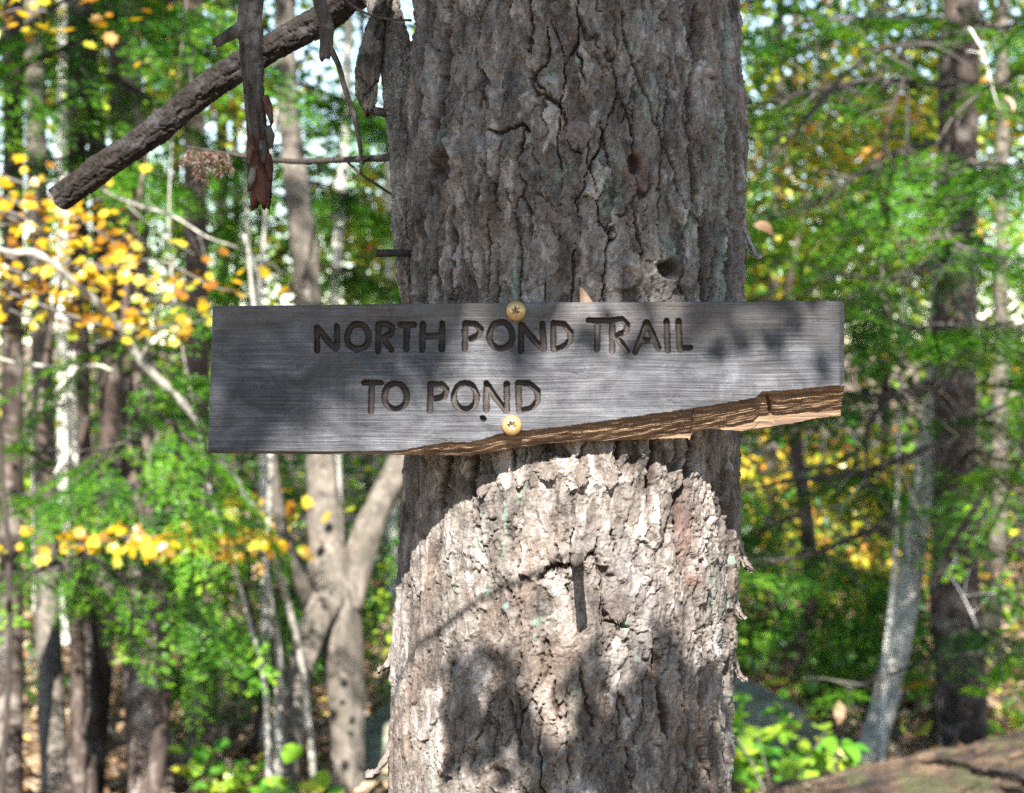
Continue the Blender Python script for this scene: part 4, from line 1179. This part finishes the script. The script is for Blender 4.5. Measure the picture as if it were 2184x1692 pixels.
# bare pale pole leaning across the left
A_ = [P(-60, 520, 5.8), P(30, 540, 5.9), P(92, 548, 5.9), P(240, 680, 6.1), P(300, 770, 6.2), P(400, 872, 6.3), P(460, 960, 6.4), P(560, 1130, 6.6), P(640, 1400, 6.9), P(680, 1650, 7.0)]
A_[-1][2] = float(tz(A_[-1][0], A_[-1][1])) - .05
t = thing('leaning_pole', 'bare pale dead stem leaning diagonally under the yellow leaves', 'dead stem', tuple(A_[-1]))
T = Tubes(); T.add([p_ - A_[-1] for p_ in A_[::-1]], [.012, .012, .012, .013, .013, .014, .013, .011, .009, .005], 90, 12, .08, 4)
T.add([P(300, 770, 6.2) - A_[-1], P(330, 700, 6.1) - A_[-1], P(340, 640, 6.0) - A_[-1]], [.006, .005, .003], 14, 6); T.build('trunk', M['bark_mid'], t)
trunks_lower = [
    ('sun-dappled grey trunk low in the left corner', [(95, 1000, 8.0), (100, 1230, 8.0), (108, 1480, 7.6), (118, 1690, 7.3)], [48, 52, 56, 62], 'bark_grey', 22),
    ('dark narrow trunk right next to the sun-dappled grey one', [(172, 1000, 7.4), (174, 1300, 7.4), (176, 1500, 7.2), (180, 1700, 7.0)], [44, 50, 54, 60], 'bark_dark', 23),
    ('stout brown trunk with leafy light patches, third from the left edge', [(290, 950, 7.6), (298, 1250, 7.6), (312, 1480, 7.3), (325, 1700, 7.1)], [82, 86, 92, 104], 'bark_brown', 24),
    ('brown trunk between the stout brown one and the thin pale stems', [(425, 1000, 8.4), (428, 1250, 8.4), (432, 1460, 8.2), (436, 1620, 8.0)], [54, 58, 62, 70], 'bark_brown', 25),
    ('blackish trunk cut by the left edge of the view', [(25, 1050, 7.2), (22, 1350, 7.2), (18, 1700, 6.9)], [48, 54, 64], 'bark_dark', 26),
    ('pale trunk high at the left showing through dark green boughs', [(132, 120, 12), (130, 300, 12), (135, 520, 12), (140, 1200, 12)], [22, 24, 26, 32], 'bark_pale', 27),
    ('grey trunk above the sawn limb, left of the sky gap', [(292, -30, 12), (290, 180, 12), (285, 400, 12), (280, 1150, 12)], [28, 30, 30, 36], 'bark_grey', 28),
    ('thin pale trunk at the upper left, beside the pale one', [(72, 100, 13), (76, 300, 13), (80, 1150, 13)], [14, 16, 20], 'bark_pale', 29),
    ('dim dark trunk far behind the hanging dead branch', [(470, -30, 15), (474, 400, 15), (480, 1180, 15)], [24, 26, 30], 'bark_dark', 30),
]
for lb, pts, wp, mt, sd in trunks_lower:
    trunk_tree('tree', lb, 'tree', pts, wp, mt, top=9.5, seed=sd, rough=.09, crown=dict(n=1700))
far_trunks = [('slender dark trunk in the hazy green right of the big trunk', 1700, 17, 16, 'bark_dark', 35), ('distant pale trunk behind the drooping boughs, right of the big trunk', 1775, 19, 15, 'bark_pale', 36), ('distant pair-like dark trunk left of the dark evergreen', 1885, 16, 20, 'bark_dark', 37),
              ('dark slim trunk above the board between pale trunks', 778, 18, 14, 'bark_dark', 38), ('distant grey trunk over the left end of the board', 505, 19, 17, 'bark_grey', 39), ('distant brown trunk behind the bright yellow leaves', 380, 17, 20, 'bark_brown', 40), ('distant grey trunk near the left edge', 205, 20, 18, 'bark_grey', 41)]
for lb, x, d, wpx, mt, sd in far_trunks:
    trunk_tree('tree', lb, 'tree', [(x - 6, -20, d), (x, 600, d), (x + 8, 1150, d)], [wpx * .85, wpx, wpx * 1.15], mt, top=11, seed=sd, crown=dict(n=1500), sides=12)

# ------------------------------------------------------------------ evergreens at the left (boughs in view, stems mostly hidden)
def young_hemlock(label, px, d, foot, boughs, seed, h=5.0, r=.05, mat='bark_dark'):
    p0 = P(px, foot, d); p0[2] = float(tz(p0[0], p0[1])) - .1
    t = thing('young_hemlock', label, 'tree', tuple(p0))
    T = Tubes(); T.add([np.zeros(3), np.array([.07, .05, h * .3]), np.array([-.06, .05, h * .7]), np.array([.05, 0, h])], [r, r * .8, r * .5, r * .1], 50, 12, .08, seed); T.build('trunk', M[mat], t)
    for i, (pts, ns, sz) in enumerate(boughs):
        w3 = [P(*q_) - p0 for q_ in pts]
        if abs(pts[0][0] - px) > 4:
            w3 = [np.array([0.01, 0.01, w3[0][2] + .05])] + w3
        bough(t, w3, .010 * sz + .003, ns, sz, 'twig_dark', 'branch', 6, seed=seed * 10 + i, start=.12)
    return t


yh = young_hemlock('young evergreen with dark green boughs filling the upper left above the sawn limb', 190, 7.4, 1650,
              [([(190, 30, 7.4), (270, 40, 7.0), (360, 75, 6.8), (450, 110, 6.7)], 8, .9), ([(190, 100, 7.4), (120, 110, 7.0), (40, 150, 6.7), (-40, 190, 6.6)], 6, .9), ([(190, -30, 7.4), (280, -20, 7.0), (380, 10, 6.8)], 6, .9), ([(190, 200, 7.4), (110, 230, 7.0), (30, 270, 6.8)], 4, .8),
               ([(190, -20, 7.4), (120, 10, 7.2), (50, 60, 7.0), (-20, 90, 6.9)], 5, .8), ([(190, 150, 7.4), (250, 170, 7.2), (330, 220, 7.0), (400, 260, 7.0)], 4, .8), ([(190, 330, 7.4), (100, 340, 7.0), (0, 330, 6.8)], 4, .7), ([(190, 300, 7.4), (250, 330, 7.2), (300, 360, 7.0)], 6, .8)], 61, h=5.5)
yb = np.array(yh.location)
bough(yh, [P(192, 380, 7.38) - yb, P(225, 408, 6.9) - yb, P(290, 437, 6.5) - yb, P(370, 462, 6.5) - yb, P(440, 505, 6.5) - yb, P(505, 527, 6.5) - yb], .008, 0, .6, 'bark_mid', 'dead_branch', 10, seed=888)
young_hemlock('young evergreen with bright green sprays left of the board', 300, 6.6, 1700,
              [([(300, 860, 6.6), (360, 900, 6.2), (420, 960, 6.0), (470, 1010, 6.0)], 6, .7), ([(300, 930, 6.6), (240, 960, 6.3), (180, 1010, 6.1)], 4, .65), ([(300, 760, 6.6), (340, 790, 6.4), (400, 800, 6.2)], 3, .6), ([(300, 1000, 6.6), (350, 1040, 6.2), (410, 1080, 6.0)], 4, .6), ([(300, 700, 6.6), (220, 740, 6.4), (160, 790, 6.4)], 3, .6), ([(300, 640, 6.6), (380, 650, 6.4), (450, 690, 6.4)], 3, .6)], 62, h=2.6, r=.03)
young_hemlock('low evergreen with green boughs under the yellow sprig at left', 120, 6.9, 1700,
              [([(120, 1150, 6.9), (200, 1190, 6.5), (290, 1250, 6.3), (360, 1290, 6.2)], 5, .7), ([(120, 1200, 6.9), (60, 1230, 6.5), (-10, 1280, 6.4)], 5, .7), ([(120, 1100, 6.9), (60, 1060, 6.6), (0, 1060, 6.5)], 4, .7), ([(120, 1240, 6.9), (190, 1280, 6.6), (240, 1320, 6.5)], 3, .6), ([(120, 1000, 6.9), (60, 960, 6.7), (0, 930, 6.6)], 4, .7), ([(120, 1050, 6.9), (200, 1060, 6.7), (260, 1100, 6.6)], 4, .7)], 63, h=2.2, r=.03)
young_hemlock('small evergreen with green boughs between the brown trunk and the forked tree', 520, 8.2, 1620,
              [([(520, 1330, 8.2), (480, 1370, 7.9), (450, 1400, 7.8)], 8, .7), ([(520, 1400, 8.2), (560, 1430, 8.0)], 6, .6), ([(520, 1180, 8.2), (560, 1150, 8.0), (620, 1160, 7.9)], 7, .7), ([(520, 1120, 8.2), (470, 1140, 8.0), (430, 1180, 7.9)], 7, .7), ([(520, 1250, 8.2), (600, 1260, 8.1), (640, 1300, 8.0)], 6, .7)], 64, h=1.5, r=.02)
young_hemlock('evergreen boughs around the thin horizontal twig above the board', 640, 10.5, 1450,
              [([(640, 180, 10.5), (700, 200, 10.2), (800, 250, 10)], 10, 1.1), ([(640, 300, 10.5), (560, 320, 10.2), (480, 360, 10)], 10, 1.1), ([(640, 420, 10.5), (560, 430, 10.3), (490, 470, 10.1)], 9, 1.0), ([(640, 380, 10.5), (720, 410, 10.3), (800, 450, 10.2)], 9, 1.0), ([(640, 520, 10.5), (560, 560, 10.3), (480, 600, 10.2)], 8, 1.0), ([(640, 560, 10.5), (740, 580, 10.3), (840, 600, 10.2)], 8, 1.0)], 65, h=4.6)
young_hemlock('dark low evergreen in the shade right of the big trunk', 1700, 10, 1450,
              [([(1700, 1100, 10), (1640, 1120, 9.8), (1590, 1160, 9.6)], 9, 1.0), ([(1700, 1180, 10), (1780, 1200, 9.8), (1860, 1250, 9.6)], 10, 1.0), ([(1700, 1260, 10), (1630, 1290, 9.8), (1580, 1330, 9.6)], 9, .9), ([(1700, 1300, 10), (1780, 1330, 9.8), (1850, 1370, 9.6)], 9, .9), ([(1700, 1000, 10), (1790, 1000, 9.8), (1870, 1040, 9.6)], 9, 1.0), ([(1700, 1370, 10), (1760, 1410, 9.8), (1800, 1450, 9.7)], 7, .8)], 66, h=2.6)

# ------------------------------------------------------------------ yellow maples
def maple(label, px, d, sprigs, seed, h=3.0, n_per=15, size=.038, zs=.03):
    p0 = P(px, 1690, d); p0[2] = float(tz(p0[0], p0[1])) - .08
    t = thing('maple_sapling', label, 'sapling', tuple(p0))
    T = Tubes(); T.add([np.zeros(3), np.array([.05, .03, h * .3]), np.array([-.03, .03, h * .65]), np.array([.0, .0, h])], [.011, .009, .007, .003], 30, 8, .08, seed); T.build('trunk', M['twig_dark'], t)
    r_ = np.random.default_rng(seed)
    for i, pts in enumerate(sprigs):
        w3 = [P(*q_) - p0 for q_ in pts]
        T = Tubes()
        c, _ = T.add([np.array([0, 0, min(h, w3[0][2] + .1)])] + w3, np.linspace(.006, .0016, len(w3) + 1), 30, 6, .1, seed + i)
        br = T.build('branch', M['twig'], t)
        n_ = int(n_per * (len(pts) - 1))
        k = r_.integers(8, 30, n_)
        pos = c[k] + r_.normal(size=(n_, 3)) * np.array([.12, .18, zs])
        dr = r_.normal(size=(n_, 3)) * np.array([1, 1, .3]) + np.array([0, 0, -.5])
        leaf_obj('leaves', M['yellow'], br, pos, size, tilt=.45, shape=LEAF_MAPLE, dirs=dr, seed=seed + 9 * i, normal=np.array([0, -.55, .8]))
    return t


maple('maple sapling with tiers of golden yellow leaves left of the board', -110, 6.2,
      [[(60, 470, 6.2), (10, 480, 6.0), (-40, 500, 5.9)], [(60, 440, 6.2), (130, 450, 6.0), (220, 500, 5.9), (270, 540, 5.9)], [(60, 480, 6.2), (120, 500, 6.2), (180, 530, 6.1)], [(60, 545, 6.2), (200, 575, 6.0), (330, 555, 5.8), (450, 610, 5.7), (490, 620, 5.7)], [(60, 560, 6.2), (180, 560, 6.2), (300, 590, 6.1), (400, 600, 6.0)],
       [(60, 590, 6.2), (20, 600, 6.1), (-30, 640, 6.0)], [(60, 395, 6.2), (100, 385, 6.1), (130, 400, 6.0)], [(60, 680, 6.2), (20, 700, 6.1), (-30, 700, 6.0)], [(60, 640, 6.2), (250, 700, 5.9), (400, 690, 5.8), (440, 680, 5.8)], [(60, 620, 6.2), (200, 640, 6.1), (320, 670, 6.0), (370, 640, 6.0)]], 71, h=2.6)
maple('maple sapling holding one level sprig of yellow leaves low at the left', 600, 6.9, [[(470, 1150, 6.3), (400, 1150, 6.1), (300, 1145, 6.0), (210, 1150, 5.9), (125, 1175, 5.9)], [(470, 1160, 6.3), (380, 1165, 6.1), (300, 1160, 6.1)]], 72, h=1.0, n_per=40, size=.038, zs=.014)
maple('maple sapling with yellow leaves in the top left corner', -20, 6.0, [[(-20, 30, 6.0), (40, 20, 5.8), (100, 25, 5.7)], [(-20, 60, 6), (20, 60, 5.8)], [(-20, -10, 6.0), (90, -15, 5.8), (190, 0, 5.8)]], 73, h=3.2, n_per=16)
maple('small yellow maple beside the stem left of the forked tree', 590, 7.6, [[(590, 1060, 7.6), (560, 1100, 7.5), (520, 1110, 7.4)], [(590, 1090, 7.6), (540, 1140, 7.5)]], 74, h=1.3, n_per=10, size=.055)

# ------------------------------------------------------------------ boulder, log, plants on the ground
def lump(nm, centre, rad, seed, mat, nu=90, nv=50, amp=.22):
    a = np.linspace(0, 2 * math.pi, nu, endpoint=False); e = np.linspace(-.5, math.pi / 2, nv)
    A, E = np.meshgrid(a, e)
    dx, dy, dz = np.cos(E) * np.cos(A), np.cos(E) * np.sin(A), np.sin(E)
    pw = lambda v_: np.sign(v_) * np.abs(v_) ** .8
    k = 1 + amp * fbm(dx * 1.7 + dz + seed, dy * 1.7 - dz * .7, seed, 5, .5) - .10 * np.abs(noise(dx * 3 + seed, dy * 2 + dz * 3, seed + 3))
    V = np.stack([centre[0] + rad[0] * pw(dx) * k, centre[1] + rad[1] * pw(dy) * k, centre[2] + rad[2] * pw(dz) * k], -1)
    ii = np.arange(nu * nv).reshape(nv, nu)
    f = np.stack([ii[:-1], np.roll(ii[:-1], -1, 1), np.roll(ii[1:], -1, 1), ii[1:]], -1).reshape(-1, 4)
    return obj(nm, mesh_np(nm, V.reshape(-1, 3), [f]), mat)


m, N, L, out = new_mat('lichen_rock')
n1 = tex_noise(N, L, coords(N, L), 7, 8, 0.65)
n2 = tex_noise(N, L, coords(N, L), 18, 5, 0.6)
r = ramp(N, [(0.3, (.040, .038, .026)), (0.55, (.092, .090, .062)), (0.75, (.20, .19, .14))]); L.new(n1, r.inputs['Fac'])
r2 = ramp(N, [(0.48, (0, 0, 0)), (0.6, (1, 1, 1))]); L.new(n2, r2.inputs['Fac'])
p = nd(N, 'ShaderNodeBsdfPrincipled', Roughness=0.9); L.new(mixc(N, L, math_n(N, L, 'MULTIPLY', r2.outputs['Color'], .6), r.outputs['Color'], (.13, .17, .125)), p.inputs['Base Color'])
b = nd(N, 'ShaderNodeBump', Strength=.6, Distance=.03); L.new(n1, b.inputs['Height']); L.new(b.outputs[0], p.inputs['Normal']); L.new(p.outputs[0], out.inputs['Surface'])
o = lump('boulder', P(1230, 1600, 8.2), (.88, .50, .27), 5, m)
tag(o, 'grey-green lichen-covered boulder partly hidden behind the big trunk', 'boulder')

t = thing('fallen_log', 'fallen mossy log in the lower right corner', 'log', tuple(P(1900, 1700, 6.4)))
O_ = P(1900, 1700, 6.4)
T = Tubes()
T.add([P(1665, 1765, 6.1) - O_, P(1780, 1742, 6.25) - O_, P(1930, 1712, 6.4) - O_, P(2100, 1680, 6.7) - O_, P(2320, 1640, 7.0) - O_], [.125, .135, .140, .145, .15], 420, 120, .09, 44, ragged=.08, scales=.013, cell=.055)
T.build('stem', M['log'], t)
for i, (x, y, ang) in enumerate([(1960, 1605, 0), (2080, 1590, 0), (1880, 1620, 0), (2150, 1600, 0)]):
    a_ = P(x, y + 18, 6.35); T = Tubes(); T.add([a_ - O_, a_ + np.array([.16, .03, .03]) - O_, a_ + np.array([.36, .05, .055]) - O_], [.010, .013, .006], 16, 7, .25, 80 + i, ragged=.03); T.build('bark_strip', M['log'], t)


def plant(label, px, py, d, n_, h, spread, size, seed, group=None, mat='plant'):
    r_ = np.random.default_rng(seed)
    p0 = P(px, py, d); p0[2] = float(tz(p0[0], p0[1])) - .02
    t = thing('woodland_plant', label, 'plant', tuple(p0), group)
    ns = max(3, n_ // 9)
    T = Tubes(); tips = []
    for i in range(ns):
        a = r_.uniform(0, 6.28); e = np.array([math.cos(a) * spread * r_.uniform(.2, 1), math.sin(a) * spread * r_.uniform(.2, 1), h * r_.uniform(.55, 1)])
        T.add([np.zeros(3), e * np.array([.35, .35, .6]), e], [.0035, .0025, .0012], 9, 5); tips.append(e)
    T.build('stem', M['twig'], t)
    tips = np.array(tips); k = r_.integers(0, ns, n_)
    pos = tips[k] * r_.uniform(.55, 1.05, (n_, 1)) + r_.normal(size=(n_, 3)) * .03
    leaf_obj('leaves', M[mat], t, pos, size, tilt=.38, shape=LEAF_ROUND, seed=seed, normal=np.array([0, -.35, .9]))
    return t


plant('leafy green plant with yellow leaves against the foot of the boulder', 1660, 1640, 6.6, 70, .50, .30, .085, 91)
plant('green leafy plant in front of the log, right of the big trunk', 1640, 1700, 5.8, 60, .36, .24, .080, 92)
plant('bright green broad-leaved plant left of the log', 1760, 1640, 6.8, 40, .42, .18, .08, 93)
plant('bushy green plant covering the front of the boulder', 1690, 1590, 7.3, 90, .46, .30, .065, 89)
plant('yellow-green plant at the bottom edge left of the big trunk', 640, 1700, 6.2, 60, .32, .34, .085, 94)
plant('green plant at the foot of the forked tree', 520, 1640, 6.9, 34, .34, .22, .09, 95)
plant('low green plant beside the big trunk at the bottom left', 770, 1700, 6.0, 40, .28, .2, .08, 96)
plant('small plant with two long yellow leaves above the log', 2010, 1590, 7.4, 6, .42, .18, .13, 97, mat='yellow')
plant('green leaves at the right edge above the log', 2150, 1560, 7.6, 40, .55, .3, .10, 98)
plant('green sprouting plant low at the left corner', 300, 1690, 6.3, 26, .25, .25, .07, 99)

lpn = 160
lq = rng.uniform(0, 1, lpn)
lc = np.array([P(1700 + 480 * a, 1735 - 95 * a - 40 - rng.uniform(-6, 4), 6.15 + .75 * a) for a in lq]) + rng.normal(0, 1, (lpn, 3)) * np.array([.01, .05, .004])
o = leaf_obj('leaf_scatter', M['litter'], None, lc, .06, tilt=.5, seed=33)
tag(o, 'dry leaves and scraps lying on top of the fallen log', kind='stuff')

# leaves caught in the twigs at the right
for lb, x, y, d, sz, dr in (('curled tan leaf hanging in the twigs right of the big trunk', 1606, 480, 4.2, .062, (1, 0, -.3)), ('pale leaf hanging at the tip of a white twig at upper right', 2140, 205, 6.4, .075, (-.2, 0, -1)), ('pale leaf lit by sun low at the right', 2118, 1195, 6.4, .05, (-.5, 0, -1)), ('tan leaf standing upright near the boulder', 1790, 1495, 6.8, .075, (0.1, 0, -1))):
    v_, f_, rv = leaves(np.array([P(x, y, d)]), sz, tilt=.25, shape=(LEAF_ROUND[0] * np.array([.75, 1, 2.2]), LEAF_ROUND[1]), dirs=np.array([dr], float), seed=int(x), normal=np.array([0.1, -1, .4]))
    tag(obj('dry_leaf', mesh_np('dry_leaf', v_, [f_], {'rnd': rv}, smooth=False), M['tan_leaf']), lb, 'leaf')

# ------------------------------------------------------------------ the wood farther off: one mass of foliage
def mass(name, label, regions, mat, size, seed, tilt=.75):
    r_ = np.random.default_rng(seed)
    VV, FF, RV, n0 = [], [], [], 0
    for (x0, x1, y0, y1, d0, d1, ncl, per, cr) in regions:
        for _ in range(ncl):
            d = r_.uniform(d0, d1)
            c0 = P(r_.uniform(x0, x1), r_.uniform(y0, y1), d)
            gnd = float(tz(c0[0], c0[1]))
            if c0[2] < gnd + .1:
                continue
            n_ = int(per * r_.uniform(.5, 1.5))
            pos = c0 + r_.normal(size=(n_, 3)) * cr * r_.uniform(.6, 1.5) * np.array([1.2, 1.0, .5])
            pos = pos[pos[:, 2] > gnd]
            tone = r_.uniform()
            v_, f_, rv = leaves(pos, size * d / 14, tilt=tilt, seed=int(r_.integers(1e9)), rnd=np.clip(tone * .75 + r_.uniform(size=len(pos)) * .42 - .08, 0, 1))
            VV.append(v_); FF.append(f_ + n0); RV.append(rv); n0 += len(v_)
    o1 = obj(name, mesh_np(name, np.concatenate(VV), [np.concatenate(FF)], {'rnd': np.concatenate(RV)}, smooth=False), M[mat])
    return tag(o1, label, kind='stuff')


mass('distant_foliage', 'blurred green and yellow foliage of the wood farther off', [
    (-150, 900, -150, 1250, 11, 18, 120, 110, .36), (1500, 2350, -150, 1350, 12, 20, 95, 110, .38), (-200, 2400, 400, 1200, 20, 34, 110, 170, .9), (-200, 2400, -150, 400, 22, 40, 34, 120, 1.0), (1550, 2350, -150, 620, 14, 26, 60, 90, .75), (1540, 2300, -150, 330, 10, 16, 60, 60, .5), (-100, 900, -150, 200, 14, 24, 18, 90, .7)], 'far', .085, 401)
mass('golden_foliage', 'blurred golden and orange autumn foliage right of the big trunk', [
    (1560, 2000, 150, 720, 12, 20, 60, 120, .38), (-50, 500, 0, 300, 12, 18, 30, 110, .35), (760, 870, 420, 640, 13, 18, 14, 120, .35), (1580, 1900, 900, 1400, 11, 16, 34, 100, .3)], 'gold', .085, 402)
mass('undergrowth', 'low green undergrowth on the forest floor between the trunks', [
    (-100, 900, 1150, 1560, 8.5, 14, 95, 80, .24), (1560, 2300, 1250, 1560, 8.5, 14, 90, 80, .24)], 'green', .07, 403)

# ------------------------------------------------------------------ canopy added unseen over and behind the viewer (casts the dappled shade)
own = []
def shade_target(px, py, t_):
    base_p = trunk_pt(px, py)[0] if (py > 980 and 850 < px < 1570) else P(px, py, D0 + .05)
    return base_p + np.array(TS) / math.cos(SUN_EL) * t_


def canopy_branch(parent, label_pts, seed, n_, mat, size, name='leaves'):
    pass


rs = np.random.default_rng(500)
groups = [  # (x0, x1, y0, y1, t0, t1, count): unseen leaves added to shade patches of the trunk and board
    (330, 1720, -260, 610, 2.6, 4.2, 620),
    (380, 760, 560, 930, 2.2, 3.4, 120),
    (760, 1240, 600, 720, 2.0, 3.0, 40),
    (1500, 1800, 600, 760, 2.0, 3.0, 20),
    (978, 1015, 1400, 1610, 0.95, 1.2, 30),
    (1255, 1285, 1450, 1730, 0.95, 1.2, 40),
    (1055, 1080, 1420, 1570, 0.95, 1.2, 18),
    (1325, 1348, 1500, 1730, 0.95, 1.2, 24),
    (1386, 1416, 1375, 1700, 0.95, 1.2, 42),
    (1110, 1240, 1600, 1740, 1.0, 1.4, 34),
    (1440, 1545, 1420, 1720, 0.9, 1.4, 60),
    (1100, 1560, 800, 850, 1.0, 1.5, 12),
    (560, 1000, 760, 900, 1.0, 1.6, 46),
    (1560, 1760, 760, 860, 0.95, 1.3, 12),
]
cen_all = []
for gi_, (x0, x1, y0, y1, t0, t1, n_) in enumerate(groups):
    pts = np.array([shade_target(rs.uniform(x0, x1), rs.uniform(y0, y1), rs.uniform(t0, t1)) for _ in range(n_)])
    T = Tubes()
    mu = pts.mean(0)
    path = [np.array([.02, .12, 3.9 + .13 * gi_]), np.array([-.7, -.3, 4.2 + .1 * gi_]), np.array([-1.35, .5 * mu[1], max(mu[2] + .4, 3.6)]), np.array([-1.2, mu[1], mu[2] + .15]), mu + np.array([-.25, 0, .05])]
    T.add(path, [.030, .022, .012, .006, .002], 50, 8, .1, 700 + gi_)
    br = T.build('branch', M['twig_dark'], tree)  # out-of-view branch and leaves, added to keep sun off the trunk and board
    leaf_obj('leaves', M['green'], br, pts, (.095 if gi_ < 4 else .038), tilt=.8, seed=900 + gi_)
# unseen thin twig added so its shadow crosses the lit bark
T = Tubes()
T.add([shade_target(1216, 1192, .58), shade_target(1150, 1222, .60), shade_target(1060, 1258, .63), shade_target(980, 1300, .66), shade_target(905, 1362, .70), shade_target(800, 1400, .78) + np.array([-.1, 0, .1]), np.array([-.6, -.6, 2.6]), np.array([-.35, -.2, 4.1])], [.0024, .0028, .003, .0032, .0034, .004, .006, .008], 60, 6)
T.build('twig', M['twig_dark'], tree)

r_ = np.random.default_rng(77)
VV, FF, RV, n0 = [], [], [], 0
SHADE = [(1575, 1960, -80, 250, 5.6, 8.0)] * 26 + [(1700, 1960, 250, 640, 6.0, 8.0)] * 14 + [(120, 450, -60, 160, 6.6, 7.4)] * 14 + [(1590, 1950, 950, 1480, 6.5, 10)] * 26 + [(-20, 480, 1230, 1680, 6.6, 8.4)] * 22 + [(480, 820, 1000, 1500, 7.0, 8.0)] * 7 + [(0, 450, 720, 900, 6.4, 9)] * 8 + [(1960, 2180, 850, 1500, 7, 8.6)] * 10
for k in range(170 + len(SHADE)):
    # clumps between the sun and the wood in view, high over the viewer
    x0, x1, y0, y1, da, db = SHADE[k - 170] if k >= 170 else (-200, 2400, -200, 1700, 5.5, 17)
    d = r_.uniform(da, db)
    tgt = P(r_.uniform(x0, x1), r_.uniform(y0, y1), d)
    t_ = r_.uniform(4, 8)
    c0 = tgt + np.array(TS) / math.cos(SUN_EL) * t_
    if c0[2] < 3.3 + .22 * max(0, c0[1] + D0):
        continue
    rel = c0 - np.array([.05, .03, 1.42]); rel = rel - np.array(TS) * np.dot(rel, np.array(TS))
    if np.linalg.norm(rel) < 1.3:
        continue
    skip = False
    for q_, lim in ((P(120, 500, 6.0), .9), (P(330, 580, 6.0), .8), (P(350, 930, 6.2), .6), (P(300, 1150, 6.0), .6), (P(2080, 420, 6.8), .8), (P(660, 560, 8.0), .5), (P(1940, 1150, 8.6), .5), (P(2060, 1640, 6.6), .55), (P(310, 1470, 7.3), .3), (P(110, 1450, 7.6), .3), (P(2060, 1180, 8.3), .3)):
        rel = c0 - q_; rel = rel - np.array(TS) * np.dot(rel, np.array(TS))
        skip = skip or np.linalg.norm(rel) < lim
    if skip:
        continue
    n_ = int(r_.uniform(50, 130))
    pos = c0 + r_.normal(size=(n_, 3)) * np.array([.24, .24, .16])
    v_, f_, rv = leaves(pos, .12, tilt=.8, seed=int(r_.integers(1e9)))
    VV.append(v_); FF.append(f_ + n0); RV.append(rv); n0 += len(v_)
o = obj('added_canopy', mesh_np('added_canopy', np.concatenate(VV), [np.concatenate(FF)], {'rnd': np.concatenate(RV)}, smooth=False), M['green'])  # unseen clumps added along the sun's rays to shade chosen spots
tag(o, 'unseen leaf clumps added overhead to dapple the wood with shade', kind='stuff')
r_ = np.random.default_rng(78)
n_ = 70000
cx_, cy_ = r_.uniform(-13, 13, n_), r_.uniform(1.5, 30, n_)
keep = noise(cx_ * .55, cy_ * .55, 5) > -.22
cx_, cy_ = cx_[keep], cy_[keep]
pos = np.stack([cx_, cy_, np.maximum(9.2, 3.0 + .25 * (cy_ + D0)) + r_.uniform(0, 2.2, len(cx_))], 1)
o = leaf_obj('added_leaf_roof', M['green'], None, pos, .19, tilt=.5, seed=79)  # unseen, added to hold sky light off the background
tag(o, 'unseen roof of leaves added over the wood behind the big trunk to block sky light', kind='stuff')
for o in bpy.data.objects:
    if '_base' in o.keys():
        del o['_base']
